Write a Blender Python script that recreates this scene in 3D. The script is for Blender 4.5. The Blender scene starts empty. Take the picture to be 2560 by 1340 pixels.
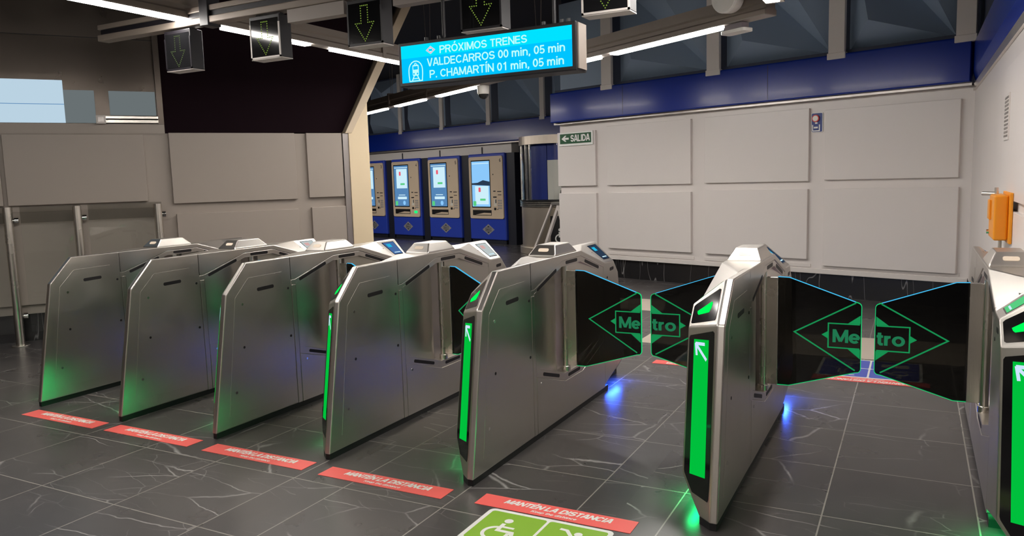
import bpy, bmesh, math, random
from mathutils import Vector, Matrix
random.seed(7)
C = bpy.context.scene.collection
sc = bpy.context.scene
# ------------------------------------------------------------------ camera
YAW, PIT, ROL, FPX = -0.485524, 0.116132, -0.0299755, 1917.7
f_ = Vector((math.sin(YAW)*math.cos(PIT), math.cos(YAW)*math.cos(PIT), -math.sin(PIT)))
r_ = Vector((math.cos(YAW), -math.sin(YAW), 0)); u_ = r_.cross(f_)
r2 = math.cos(ROL)*r_ + math.sin(ROL)*u_; u2 = -math.sin(ROL)*r_ + math.cos(ROL)*u_
cam = bpy.data.cameras.new('camera'); cam.sensor_width = 36; cam.lens = 36*FPX/2560
cam.clip_start = .05; cam.clip_end = 100
co = bpy.data.objects.new('camera', cam); C.objects.link(co)
co.matrix_world = Matrix(((r2.x, u2.x, -f_.x, 0), (r2.y, u2.y, -f_.y, 0), (r2.z, u2.z, -f_.z, 1.58), (0, 0, 0, 1)))
sc.camera = co
# ------------------------------------------------------------------ world, exposure
sc.view_settings.view_transform = 'Standard'; sc.view_settings.look = 'None'
sc.view_settings.gamma = 1; sc.view_settings.use_curve_mapping = False
EXP = 0.25
sc.view_settings.exposure = EXP
w = bpy.data.worlds.new('world'); sc.world = w; w.use_nodes = True
w.node_tree.nodes['Background'].inputs[0].default_value = (.5, .52, .6, 1)
w.node_tree.nodes['Background'].inputs[1].default_value = .05
LAMP = 50.0        # radiance of the LED strips
LAMP_UP = 50.0
# ------------------------------------------------------------------ materials
M = {}
def lin(r, g, b):
    return tuple(((c/255+.055)/1.055)**2.4 if c/255 > .04045 else c/255/12.92 for c in (r, g, b)) + (1,)
def mat(name, col, rough=.5, metal=0, spec=.5, emit=None, es=0, noise=0, nscale=8, coat=0):
    m = bpy.data.materials.new(name); m.use_nodes = True
    nt = m.node_tree; b = nt.nodes['Principled BSDF']
    b.inputs['Base Color'].default_value = col; b.inputs['Roughness'].default_value = rough
    b.inputs['Metallic'].default_value = metal; b.inputs['Specular IOR Level'].default_value = spec
    b.inputs['Coat Weight'].default_value = coat; b.inputs['Coat Roughness'].default_value = .08
    if emit:
        b.inputs['Emission Color'].default_value = emit; b.inputs['Emission Strength'].default_value = es
    if noise:
        t = nt.nodes.new('ShaderNodeTexCoord'); n = nt.nodes.new('ShaderNodeTexNoise'); n.inputs['Scale'].default_value = nscale
        n.inputs['Detail'].default_value = 5
        r = nt.nodes.new('ShaderNodeMapRange'); r.inputs['To Min'].default_value = rough-noise; r.inputs['To Max'].default_value = rough+noise
        nt.links.new(t.outputs['Object'], n.inputs['Vector']); nt.links.new(n.outputs['Fac'], r.inputs['Value'])
        nt.links.new(r.outputs['Result'], b.inputs['Roughness'])
    M[name] = m; return m
def steel(name, col, rough, sx, sy, sz, bump=.02, aniso=0.0):
    m = mat(name, col, rough, 1.0); nt = m.node_tree; b = nt.nodes['Principled BSDF']
    t = nt.nodes.new('ShaderNodeTexCoord'); mp = nt.nodes.new('ShaderNodeMapping'); mp.inputs['Scale'].default_value = (sx, sy, sz)
    n = nt.nodes.new('ShaderNodeTexNoise'); n.inputs['Scale'].default_value = 1; n.inputs['Detail'].default_value = 3
    bp = nt.nodes.new('ShaderNodeBump'); bp.inputs['Strength'].default_value = bump; bp.inputs['Distance'].default_value = .01
    n2 = nt.nodes.new('ShaderNodeTexNoise'); n2.inputs['Scale'].default_value = 3.5; n2.inputs['Detail'].default_value = 4
    r = nt.nodes.new('ShaderNodeMapRange'); r.inputs['To Min'].default_value = rough-.09; r.inputs['To Max'].default_value = rough+.09
    nt.links.new(t.outputs['Object'], mp.inputs['Vector']); nt.links.new(mp.outputs['Vector'], n.inputs['Vector'])
    nt.links.new(n.outputs['Fac'], bp.inputs['Height']); nt.links.new(bp.outputs['Normal'], b.inputs['Normal'])
    nt.links.new(t.outputs['Object'], n2.inputs['Vector']); nt.links.new(n2.outputs['Fac'], r.inputs['Value'])
    nt.links.new(r.outputs['Result'], b.inputs['Roughness'])
    return m
def emis(name, col, s):
    m = bpy.data.materials.new(name); m.use_nodes = True; nt = m.node_tree; nt.nodes.clear()
    o = nt.nodes.new('ShaderNodeOutputMaterial'); e = nt.nodes.new('ShaderNodeEmission')
    if s < 3: s *= 2**-EXP        # screens and panels keep their own brightness
    e.inputs[0].default_value = col; e.inputs[1].default_value = s
    nt.links.new(e.outputs[0], o.inputs[0]); M[name] = m; return m
steel('steel', (.68, .64, .59, 1), .33, 220, 220, 4)
steel('steel_bright', (.72, .68, .62, 1), .26, 220, 220, 4)
steel('steel_dark', (.40, .37, .35, 1), .36, 4, 4, 220)
steel('steel_drum', (.62, .54, .45, 1), .38, 60, 60, 1); M['steel_drum'].node_tree.nodes['Principled BSDF'].inputs['Metallic'].default_value = .8
steel('bronze_panel', (.125, .105, .09, 1), .30, 1.5, 1.5, 160, .01)
mat('black_plastic', (.012, .012, .013, 1), .35)
mat('slot_black', (.006, .004, .005, 1), .5)
mat('black_gloss', (.008, .008, .009, 1), .08)
mat('rubber', (.008, .008, .009, 1), .4)
mat('chrome', (.75, .74, .72, 1), .12, 1)
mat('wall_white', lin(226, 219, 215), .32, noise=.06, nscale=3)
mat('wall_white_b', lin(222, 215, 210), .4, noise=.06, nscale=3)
mat('wall_left_dimmed', lin(164, 153, 143), .42, noise=.06, nscale=3)  # weaker light on the left wall is put into this darker base colour
mat('cream', lin(226, 206, 172), .55)
mat('beam_blue', lin(14, 44, 140), .24, spec=.3, coat=.05)
mat('frieze', lin(152, 170, 192), .45)
mat('frieze_back', lin(52, 60, 82), .6)
mat('post_grey', lin(222, 214, 208), .5)
mat('dark_soffit', lin(24, 10, 17), .8, spec=.1)
mat('ceiling_dark', lin(38, 34, 40), .8)
mat('skirt', (.016, .015, .016, 1), .2)
def veins():
    m = M['skirt']; nt = m.node_tree; b = nt.nodes['Principled BSDF']; t = nt.nodes.new('ShaderNodeTexCoord')
    n = nt.nodes.new('ShaderNodeTexNoise'); n.inputs['Scale'].default_value = 1.6; n.inputs['Detail'].default_value = 2; n.inputs['Distortion'].default_value = .3
    a = nt.nodes.new('ShaderNodeMath'); a.operation = 'SUBTRACT'; a.inputs[1].default_value = .5
    c = nt.nodes.new('ShaderNodeMath'); c.operation = 'ABSOLUTE'
    r = nt.nodes.new('ShaderNodeMapRange'); r.inputs['From Max'].default_value = .006; r.inputs['To Min'].default_value = .7; r.inputs['To Max'].default_value = 0
    x = nt.nodes.new('ShaderNodeMixRGB'); x.inputs[1].default_value = (.016, .015, .016, 1); x.inputs[2].default_value = (.30, .29, .29, 1)
    mp = nt.nodes.new('ShaderNodeMapping'); mp.inputs['Rotation'].default_value = (.6, .8, .3); mp.inputs['Scale'].default_value = (2.2, .5, .4)
    L = nt.links.new; L(t.outputs['Object'], mp.inputs['Vector']); L(mp.outputs[0], n.inputs['Vector']); L(n.outputs['Fac'], a.inputs[0]); L(a.outputs[0], c.inputs[0]); L(c.outputs[0], r.inputs['Value']); L(r.outputs[0], x.inputs[0]); L(x.outputs[0], b.inputs['Base Color'])
veins()
mat('trim_cream', lin(206, 188, 162), .55)
mat('rail_grey', lin(146, 134, 124), .42, .2)
mat('rail_light', lin(168, 158, 150), .5)
mat('dark_box', lin(30, 27, 32), .45)
mat('box_grey', lin(140, 130, 134), .5)
mat('machine_blue', lin(46, 72, 186), .35)
mat('machine_dark', lin(30, 32, 44), .5)
mat('machine_plate', lin(226, 204, 176), .45)
mat('machine_paper', lin(235, 228, 215), .6)
mat('badge', lin(170, 168, 170), .4, .3)
mat('orange', lin(238, 152, 26), .4)
mat('sign_green', lin(8, 78, 40), .4)
mat('white_print', lin(240, 240, 236), .5)
mat('sign_blue', lin(34, 56, 130), .4)
mat('sign_red', lin(200, 50, 40), .45)
mat('sticker_red', lin(252, 106, 100), .42)
mat('sticker_green', lin(140, 188, 50), .42)
mat('sticker_blue', lin(74, 92, 196), .42)
mat('pale_tile', lin(206, 192, 176), .35)
mat('booth_blue', lin(40, 58, 150), .4)
mat('grey_plastic', lin(112, 108, 104), .5)
mat('white_plastic', lin(240, 236, 228), .45)
mat('lens', (.02, .02, .02, 1), .05)
mat('dome_window', lin(238, 222, 202), .35, emit=lin(255, 220, 185), es=.08)
emis('led_white', (1, .95, .895, 1), LAMP)
emis('led_up', (1, .94, .87, 1), LAMP_UP)
emis('led_green_panel', lin(0, 206, 66), .85)
emis('led_arrow_white', lin(205, 228, 255), 1.0)
emis('led_green_arrow', lin(0, 235, 80), 1.3)
emis('glow_green', (.0, .75, .16, 1), 14)
emis('glow_blue', (.03, .10, 1, 1), 26)
emis('edge_green', lin(30, 225, 130), .8)
emis('edge_cyan', lin(70, 190, 240), 1.0)
emis('etch_green', lin(24, 142, 80), 1.0)
emis('etch_letter', lin(32, 118, 78), 1.0)
emis('dot_led', lin(132, 160, 66), .8)
emis('dot_led_dim', lin(110, 130, 80), .8)
emis('sign_cyan', lin(0, 196, 255), 1.0)
emis('sign_cyan_light', lin(0, 226, 255), 1.0)
emis('sign_text', lin(190, 255, 252), 1.0)
emis('sign_logo_pink', lin(235, 150, 190), 1.0)
emis('screen_sky', lin(140, 200, 250), 1.0)
emis('screen_mid', lin(90, 140, 190), .9)
emis('screen_card', lin(205, 238, 250), 1.0)
emis('screen_red', lin(235, 90, 110), 1.0)
emis('screen_green', lin(90, 205, 130), 1.0)
emis('screen_blue', lin(80, 120, 180), .8)
emis('screen_cyan', lin(40, 190, 235), .9)
emis('screen_pale', lin(196, 206, 206), .9)
emis('screen_pink', lin(226, 180, 176), .9)
emis('screen_night', lin(44, 62, 84), .9)
emis('reflection_blue', lin(186, 210, 226), 1.0)  # blue reflection in the bronze panel, drawn as glow
emis('booth_lamp', (1, .93, .84, 1), 40)
emis('reflection_dim', lin(104, 112, 114), 1.0)  # fainter part of the same reflection, also drawn as glow
emis('monitor_blue', lin(70, 170, 250), 1.0)
emis('machine_led', lin(20, 230, 110), 1.5)
def glassmat(name, tint, gl=.04, blend=.12):
    m = bpy.data.materials.new(name); m.use_nodes = True; nt = m.node_tree; nt.nodes.clear()
    o = nt.nodes.new('ShaderNodeOutputMaterial'); t = nt.nodes.new('ShaderNodeBsdfTransparent'); g = nt.nodes.new('ShaderNodeBsdfGlossy')
    fr = nt.nodes.new('ShaderNodeFresnel'); ge = nt.nodes.new('ShaderNodeNewGeometry'); mr = nt.nodes.new('ShaderNodeMapRange'); mr.inputs['To Min'].default_value = 1.45; mr.inputs['To Max'].default_value = 1/1.45
    nt.links.new(ge.outputs['Backfacing'], mr.inputs['Value']); nt.links.new(mr.outputs[0], fr.inputs[0])
    mx = nt.nodes.new('ShaderNodeMixShader'); t.inputs[0].default_value = tint; g.inputs['Roughness'].default_value = gl
    nt.links.new(fr.outputs[0], mx.inputs[0]); nt.links.new(t.outputs[0], mx.inputs[1]); nt.links.new(g.outputs[0], mx.inputs[2])
    nt.links.new(mx.outputs[0], o.inputs[0]); M[name] = m; return m
glassmat('tint_band', (.78, .77, .75, 1), .2)
glassmat('dark_glass', (.17, .17, .16, 1), .05)
glassmat('clear_glass', (.965, .975, .97, 1), .03)
# floor: dark marble tiles with pale veins and grout
def floor_mat():
    m = bpy.data.materials.new('marble_floor'); m.use_nodes = True; nt = m.node_tree; b = nt.nodes['Principled BSDF']; N = nt.nodes.new; L = nt.links.new
    t = N('ShaderNodeTexCoord'); sp = N('ShaderNodeSeparateXYZ'); L(t.outputs['Object'], sp.inputs[0])
    def math_(op, a, bb=None, c=None):
        n = N('ShaderNodeMath'); n.operation = op
        for i, v in enumerate((a, bb, c)):
            if v is None: continue
            if isinstance(v, (int, float)): n.inputs[i].default_value = v
            else: L(v, n.inputs[i])
        return n.outputs[0]
    X, Y = sp.outputs[0], sp.outputs[1]
    # column offsets differ between the three bays of the floor
    def cell(off, step): return math_('DIVIDE', math_('SUBTRACT', X, off), step)
    a, bb, c = cell(-2.95, .605), cell(-1.39, .61), cell(-.343, .63)
    s1 = math_('GREATER_THAN', X, -2.78); s2 = math_('GREATER_THAN', X, -1.2)
    cx = math_('ADD', math_('ADD', math_('MULTIPLY', a, math_('SUBTRACT', 1, s1)), math_('MULTIPLY', bb, math_('MULTIPLY', s1, math_('SUBTRACT', 1, s2)))), math_('MULTIPLY', c, s2))
    cy = math_('DIVIDE', math_('SUBTRACT', Y, 2.34), .6415)
    def edge(v, step):
        fr = math_('FRACT', v); d = math_('MINIMUM', fr, math_('SUBTRACT', 1, fr)); return math_('MULTIPLY', d, step)
    g = math_('LESS_THAN', math_('MINIMUM', edge(cx, .61), edge(cy, .64)), .0033)
    # per-tile random shift for the veins
    fx, fy = math_('FLOOR', cx), math_('FLOOR', cy)
    cmb = N('ShaderNodeCombineXYZ'); L(fx, cmb.inputs[0]); L(fy, cmb.inputs[1])
    wn = N('ShaderNodeTexWhiteNoise'); wn.noise_dimensions = '3D'; L(cmb.outputs[0], wn.inputs['Vector'])
    va = N('ShaderNodeVectorMath'); va.operation = 'MULTIPLY_ADD'; L(wn.outputs['Color'], va.inputs[0]); va.inputs[1].default_value = (9, 9, 9); L(t.outputs['Object'], va.inputs[2])
    nz = N('ShaderNodeTexNoise'); nz.inputs['Scale'].default_value = 2.2; nz.inputs['Detail'].default_value = 4; L(va.outputs[0], nz.inputs['Vector'])
    dv = N('ShaderNodeVectorMath'); dv.operation = 'MULTIPLY_ADD'; L(nz.outputs['Color'], dv.inputs[0]); dv.inputs[1].default_value = (.16, .16, .16); L(va.outputs[0], dv.inputs[2])
    mp = N('ShaderNodeMapping'); mp.inputs['Rotation'].default_value = (0, 0, .6); mp.inputs['Scale'].default_value = (1.0, 2.3, 1); L(dv.outputs[0], mp.inputs['Vector'])
    vo = N('ShaderNodeTexVoronoi'); vo.feature = 'DISTANCE_TO_EDGE'; vo.inputs['Scale'].default_value = 1.25; L(mp.outputs[0], vo.inputs['Vector'])
    vm = N('ShaderNodeMapRange'); vm.inputs['From Min'].default_value = .0; vm.inputs['From Max'].default_value = .013; vm.inputs['To Min'].default_value = 1; vm.inputs['To Max'].default_value = 0; L(vo.outputs['Distance'], vm.inputs['Value'])
    nm = N('ShaderNodeTexNoise'); nm.inputs['Scale'].default_value = 1.7; nm.inputs['Detail'].default_value = 3; L(va.outputs[0], nm.inputs['Vector'])
    mk = N('ShaderNodeMapRange'); mk.inputs['From Min'].default_value = .44; mk.inputs['From Max'].default_value = .62; L(nm.outputs['Fac'], mk.inputs['Value'])
    v1 = math_('MULTIPLY', vm.outputs[0], mk.outputs[0])
    mp2 = N('ShaderNodeMapping'); mp2.inputs['Rotation'].default_value = (0, 0, -.5); mp2.inputs['Scale'].default_value = (1.0, 3.2, 1); L(dv.outputs[0], mp2.inputs['Vector'])
    vo2 = N('ShaderNodeTexVoronoi'); vo2.feature = 'DISTANCE_TO_EDGE'; vo2.inputs['Scale'].default_value = 2.6; L(mp2.outputs[0], vo2.inputs['Vector'])
    vm2 = N('ShaderNodeMapRange'); vm2.inputs['From Max'].default_value = .012; vm2.inputs['To Min'].default_value = .5; vm2.inputs['To Max'].default_value = 0; L(vo2.outputs['Distance'], vm2.inputs['Value'])
    mk2 = N('ShaderNodeMapRange'); mk2.inputs['From Min'].default_value = .52; mk2.inputs['From Max'].default_value = .66; L(nz.outputs['Fac'], mk2.inputs['Value'])
    v2 = math_('MULTIPLY', vm2.outputs[0], mk2.outputs[0])
    vein = math_('MINIMUM', math_('ADD', v1, v2), 1)
    cr = N('ShaderNodeMixRGB'); L(nm.outputs['Fac'], cr.inputs[0]); cr.inputs[1].default_value = (.043, .039, .039, 1); cr.inputs[2].default_value = (.080, .072, .071, 1)
    m1 = N('ShaderNodeMixRGB'); L(math_('MULTIPLY', vein, .8), m1.inputs[0]); L(cr.outputs[0], m1.inputs[1]); m1.inputs[2].default_value = (.46, .44, .43, 1)
    m2 = N('ShaderNodeMixRGB'); L(g, m2.inputs[0]); L(m1.outputs[0], m2.inputs[1]); m2.inputs[2].default_value = (.30, .28, .25, 1)
    L(m2.outputs[0], b.inputs['Base Color']); b.inputs['Roughness'].default_value = .27; b.inputs['Specular IOR Level'].default_value = .9
    rr = N('ShaderNodeMapRange'); rr.inputs['To Min'].default_value = .22; rr.inputs['To Max'].default_value = .36; L(nz.outputs['Fac'], rr.inputs['Value']); L(rr.outputs[0], b.inputs['Roughness'])
    M['floor'] = m
floor_mat()
# ------------------------------------------------------------------ mesh helpers
class MB:
    def __init__(s): s.v = []; s.f = []
    def poly(s, pts):
        i = len(s.v); s.v += [tuple(p) for p in pts]; s.f.append(list(range(i, i+len(pts)))); return s
    def mesh(s, vs, fs):
        i = len(s.v); s.v += [tuple(p) for p in vs]; s.f += [[i+k for k in q] for q in fs]; return s
    def prism(s, pts, vec):
        n = len(pts); vec = Vector(vec); a = [Vector(p) for p in pts]; b = [p+vec for p in a]
        return s.mesh(a+b, [list(range(n))[::-1], list(range(n, 2*n))] + [[k, (k+1) % n, n+(k+1) % n, n+k] for k in range(n)])
    def box(s, x0, x1, y0, y1, z0, z1):
        return s.prism([(x0, y0, z0), (x1, y0, z0), (x1, y1, z0), (x0, y1, z0)], (0, 0, z1-z0))
    def cyl(s, p0, p1, r, n=20, r1=None):
        p0, p1 = Vector(p0), Vector(p1); d = (p1-p0).normalized(); r1 = r if r1 is None else r1
        a = d.orthogonal().normalized(); b = d.cross(a)
        A = [p0+(a*math.cos(2*math.pi*k/n)+b*math.sin(2*math.pi*k/n))*r for k in range(n)]
        B = [p1+(a*math.cos(2*math.pi*k/n)+b*math.sin(2*math.pi*k/n))*r1 for k in range(n)]
        return s.mesh(A+B, [list(range(n))[::-1], list(range(n, 2*n))] + [[k, (k+1) % n, n+(k+1) % n, n+k] for k in range(n)])
    def dome(s, c, r, dirv, n=20, m=8):
        c = Vector(c); d = Vector(dirv).normalized(); a = d.orthogonal().normalized(); b = d.cross(a); vs = []; fs = []
        for i in range(m):
            t = math.pi/2*i/m
            for k in range(n): vs.append(c+d*r*math.sin(t)+(a*math.cos(2*math.pi*k/n)+b*math.sin(2*math.pi*k/n))*r*math.cos(t))
        vs.append(c+d*r)
        for i in range(m-1):
            for k in range(n): fs.append([i*n+k, i*n+(k+1) % n, (i+1)*n+(k+1) % n, (i+1)*n+k])
        for k in range(n): fs.append([(m-1)*n+k, (m-1)*n+(k+1) % n, m*n])
        fs.append(list(range(n))[::-1]); return s.mesh(vs, fs)
    def data(s, name, m, smooth=False):
        me = bpy.data.meshes.new(name); me.from_pydata(s.v, [], s.f); me.update()
        bm = bmesh.new(); bm.from_mesh(me); bmesh.ops.remove_doubles(bm, verts=bm.verts, dist=1e-5)
        bmesh.ops.recalc_face_normals(bm, faces=bm.faces)
        if smooth:
            for q in bm.faces: q.smooth = True
        bm.to_mesh(me); bm.free(); me.materials.append(M[m] if isinstance(m, str) else m)
        if smooth: me.set_sharp_from_angle(angle=math.radians(35))
        return me
    def build(s, name, m, parent=None, bevel=0, smooth=False, seg=2):
        return put(name, s.data(name, m, smooth), parent, bevel, seg)
def put(name, me, parent=None, bevel=0, seg=2):
    o = bpy.data.objects.new(name, me); C.objects.link(o)
    if parent is not None: o.parent = parent
    if bevel:
        b = o.modifiers.new('bevel', 'BEVEL'); b.width = bevel; b.segments = seg; b.limit_method = 'ANGLE'; b.angle_limit = math.radians(20)
    return o
def tag(o, label, cat, group=None):
    o['label'] = label; o['category'] = cat
    if group: o['group'] = group
    return o
def empty(name, loc, label, cat, group=None, rz=0):
    o = bpy.data.objects.new(name, None); C.objects.link(o); o.location = loc; o.rotation_euler = (0, 0, rz); o.empty_display_size = .1
    return tag(o, label, cat, group)
def struct(name, loc=(0, 0, 0), rz=0):
    o = bpy.data.objects.new(name, None); C.objects.link(o); o.location = loc; o.rotation_euler = (0, 0, rz); o['kind'] = 'structure'; return o
def st(o): o['kind'] = 'structure'; return o
class Fr:  # a 2-D frame in space: origin, u, v
    def __init__(s, o, u, v): s.o = Vector(o); s.u = Vector(u).normalized(); s.v = Vector(v).normalized(); s.n = s.u.cross(s.v)
    def p(s, a, b, h=0): return s.o+s.u*a+s.v*b+s.n*h
    def flat(s, mb, pts, h0, h1): return mb.prism([s.p(a, b, h0) for a, b in pts], s.n*(h1-h0))
    def rect(s, mb, a0, a1, b0, b1, h0, h1): return s.flat(mb, [(a0, b0), (a1, b0), (a1, b1), (a0, b1)], h0, h1)
    def rrect(s, mb, a0, a1, b0, b1, r, h0, h1, k=4):
        pts = []
        for cx, cy, t in ((a1-r, b0+r, -90), (a1-r, b1-r, 0), (a0+r, b1-r, 90), (a0+r, b0+r, 180)):
            for i in range(k+1):
                q = math.radians(t+90*i/k); pts.append((cx+r*math.cos(q), cy+r*math.sin(q)))
        return s.flat(mb, pts, h0, h1)
    def disc(s, mb, a, b, r, h0, h1, n=18): return s.flat(mb, [(a+r*math.cos(2*math.pi*i/n), b+r*math.sin(2*math.pi*i/n)) for i in range(n)], h0, h1)
    def stroke(s, mb, pts, w, h0, h1, closed=False):
        s.k = getattr(s, 'k', 0)+1; e = (s.k % 9)*.00011
        for q in stroke_quads(pts, w, closed): s.flat(mb, q, h0, h1+e)
        return mb
    def ring(s, mb, a, b, r, w, h0, h1, t0=0, t1=360, n=24):
        s_ = [math.radians(t0+(t1-t0)*i/n) for i in range(n+1)]
        for x, y in zip(s_, s_[1:]):
            s.flat(mb, [(a+(r-w/2)*math.cos(x), b+(r-w/2)*math.sin(x)), (a+(r+w/2)*math.cos(x), b+(r+w/2)*math.sin(x)), (a+(r+w/2)*math.cos(y), b+(r+w/2)*math.sin(y)), (a+(r-w/2)*math.cos(y), b+(r-w/2)*math.sin(y))], h0, h1)
        return mb
# lettering: a plain bold sans drawn as strokes (cap height 1)
def A_(cx, cy, rx, ry, t0, t1, n=14): return [(cx+rx*math.cos(math.radians(t0+(t1-t0)*k/n)), cy+ry*math.sin(math.radians(t0+(t1-t0)*k/n))) for k in range(n+1)]
def El(cx, cy, rx, ry): return ('c', A_(cx, cy, rx, ry, 0, 360, 24)[:-1])
GLY = {
 'A': (.78, [[(.07, 0), (.33, .93), (.45, .93), (.71, 0)], [(.2, .30), (.58, .30)]]), 'C': (.80, [A_(.42, .5, .33, .41, 38, 322, 20)]),
 'D': (.78, [('c', [(.09, .09), (.09, .91)]+A_(.36, .5, .33, .41, 90, -90, 16))]), 'E': (.67, [[(.62, .91), (.09, .91), (.09, .09), (.63, .09)], [(.09, .51), (.58, .51)]]),
 'H': (.77, [[(.09, 0), (.09, 1)], [(.68, 0), (.68, 1)], [(.09, .52), (.68, .52)]]), 'I': (.27, [[(.135, 0), (.135, 1)]]),
 'K': (.76, [[(.09, 0), (.09, 1)], [(.68, 1), (.12, .38)], [(.32, .58), (.70, 0)]]), 'L': (.62, [[(.09, 1), (.09, .09), (.58, .09)]]),
 'M': (.90, [[(.09, 0), (.09, 1)], [(.81, 0), (.81, 1)], [(.11, .96), (.45, .08)], [(.79, .96), (.45, .08)]]), 'N': (.78, [[(.09, 0), (.09, 1)], [(.69, 0), (.69, 1)], [(.10, .95), (.68, .05)]]),
 'O': (.86, [El(.43, .5, .34, .41)]), 'P': (.72, [[(.09, 0), (.09, .91)]+A_(.40, .69, .24, .22, 90, -90, 10)+[(.09, .47)]]),
 'R': (.77, [[(.09, 0), (.09, .91)]+A_(.42, .69, .24, .22, 90, -90, 10)+[(.09, .47)], [(.44, .47), (.68, 0)]]),
 'S': (.74, [A_(.37, .705, .26, .205, 12, 270, 14)+A_(.37, .295, .28, .205, 90, -168, 14)[1:]]), 'T': (.68, [[(.03, .91), (.65, .91)], [(.34, 0), (.34, .91)]]),
 'V': (.74, [[(.07, 1), (.33, .07), (.41, .07), (.67, 1)]]), 'X': (.74, [[(.08, 1), (.66, 0)], [(.66, 1), (.08, 0)]]),
 '0': (.62, [El(.31, .5, .22, .41)]), '1': (.62, [[(.38, 0), (.38, 1)], [(.38, .88), (.14, .74)]]), '3': (.62, [A_(.30, .72, .21, .19, 160, -80, 12)+A_(.30, .29, .23, .21, 80, -165, 12)]),
 '4': (.62, [[(.42, 0), (.42, .93), (.08, .28), (.58, .28)]]), '5': (.62, [[(.54, .91), (.16, .91), (.12, .47)]+A_(.30, .32, .23, .24, 125, -155, 14)]), '6': (.62, [El(.31, .31, .22, .22), A_(.45, .40, .36, .50, 180, 80, 8)]),
 'm': (.94, [[(.085, 0), (.085, .73)], [(.085, .46)]+A_(.27, .46, .185, .19, 180, 0, 10)+[(.455, 0)], [(.455, .46)]+A_(.645, .46, .19, .19, 180, 0, 10)+[(.835, 0)]]),
 'n': (.64, [[(.085, 0), (.085, .73)], [(.085, .44)]+A_(.31, .44, .225, .21, 180, 0, 10)+[(.535, 0)]]), 'h': (.64, [[(.085, 0), (.085, 1)], [(.085, .44)]+A_(.31, .44, .225, .21, 180, 0, 10)+[(.535, 0)]]),
 'i': (.27, [[(.135, 0), (.135, .73)], [(.135, .84), (.135, 1)]]), ',': (.26, [[(.14, .15), (.14, 0), (.08, -.14)]]), '.': (.28, [[(.14, 0), (.14, .17)]]),
 'e': (.64, [A_(.32, .365, .235, .285, 0, 318, 18), [(.09, .365), (.60, .365)]]), 't': (.40, [[(.18, .94), (.18, .17), (.25, .085), (.37, .085)], [(.03, .66), (.37, .66)]]),
 'r': (.37, [[(.085, 0), (.085, .73)], [(.085, .42)]+A_(.31, .42, .225, .225, 175, 85, 8)]), 'o': (.66, [El(.33, .365, .245, .285)]), 'p': (.66, [[(.085, -.25), (.085, .73)], El(.33, .365, .235, .285)]),
 'd': (.66, [[(.575, 0), (.575, 1)], El(.33, .365, .235, .285)]), 'a': (.66, [[(.575, 0), (.575, .73)], El(.33, .365, .235, .285)]), 'c': (.60, [A_(.32, .365, .235, .285, 42, 318, 16)]),
 's': (.58, [A_(.29, .525, .19, .13, 12, 270, 10)+A_(.29, .215, .20, .135, 90, -168, 10)[1:]]), ' ': (.30, []) }
for k, b_, x_ in (('É', 'E', .30), ('Ó', 'O', .38), ('Í', 'I', .10)): GLY[k] = (GLY[b_][0], GLY[b_][1]+[[(x_, 1.10), (x_+.17, 1.30)]])
def stroke_quads(P, wt, closed):
    P = [Vector(p) for p in P]; n = len(P); out = []
    def nrm(a, b): d = (b-a).normalized(); return Vector((-d.y, d.x))
    for i in range(n):
        pr = P[i-1] if (i > 0 or closed) else None; nx = P[(i+1) % n] if (i < n-1 or closed) else None
        if pr is None: m = nrm(P[i], nx)
        elif nx is None: m = nrm(pr, P[i])
        else:
            a, b = nrm(pr, P[i]), nrm(P[i], nx); m = (a+b); m = m/max(m.length_squared/2, .35) if m.length > 1e-4 else a
        out.append((P[i]-m*wt/2, P[i]+m*wt/2))
    return [(out[i][0], out[(i+1) % n][0], out[(i+1) % n][1], out[i][1]) for i in range(n if closed else n-1)]
def text_mb(mb, fr, body, a, b, cap, width=None, h=.001, bold=0, shear=0, align='L', wt=.185):
    W = sum(GLY[c][0]+.035 for c in body)-.035; sx = width/W if width else cap; x = 0
    if align == 'C': a -= W*sx/2
    for c in body:
        g, st_ = GLY[c]
        for k, q in enumerate(st_):
            cl = isinstance(q, tuple)
            for quad in stroke_quads(q[1] if cl else q, wt, cl):
                mb.poly([fr.p(a+(x+v.x)*sx+shear*v.y*cap, b+v.y*cap, h+k*.00012) for v in quad])
        x += g+.035
    return W*sx
def text(name, fr, body, a, b, cap, m, parent, **k):
    mb = MB(); text_mb(mb, fr, body, a, b, cap, **k); return mb.build(name, m, parent)
def text_words(name, fr, body, a, b, cap, m, parent, width, **k):
    # each word of a line is a part of its own
    adv = lambda t: sum(GLY[c][0]+.035 for c in t)
    sx = width/(adv(body)-.035); x = 0
    for wd_ in body.split(' '):
        text(name, fr, wd_, a+x*sx, b, cap, m, parent, width=(adv(wd_)-.035)*sx, **k); x += adv(wd_+' ')
# ------------------------------------------------------------------ the setting
TH = 1.24682                                   # direction of the two back walls
wd = Vector((-math.sin(TH), math.cos(TH), 0)); wn = Vector((wd.y, -wd.x, 0)); RZ = -(math.pi/2-TH)
fl = MB().poly([(-19, -4, 0), (4.2, -4, 0), (4.2, 22, 0), (-19, 22, 0)]).build('floor', 'floor'); st(fl)
MB().box(-2.31, .50, 6.88, 7.76, .0, .0015).build('pale_tile_band', 'pale_tile', fl)
MB().prism([(-3.15, 8.55, 0), (-2.55, 8.55, 0), (-2.75, 9.35, 0), (-3.45, 9.35, 0)], (0, 0, .0015)).build('pale_tile_band', 'pale_tile', fl)
st(MB().box(-19, 4.2, -4, 22, 4.45, 4.55).build('ceiling', 'ceiling_dark'))
st(MB().box(-19, 4.2, -4.2, -4, 0, 4.45).build('wall_rear', 'wall_white_b'))
st(MB().box(-19.2, -19, -4, 22, 0, 4.45).build('wall_outer', 'ceiling_dark'))

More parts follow.
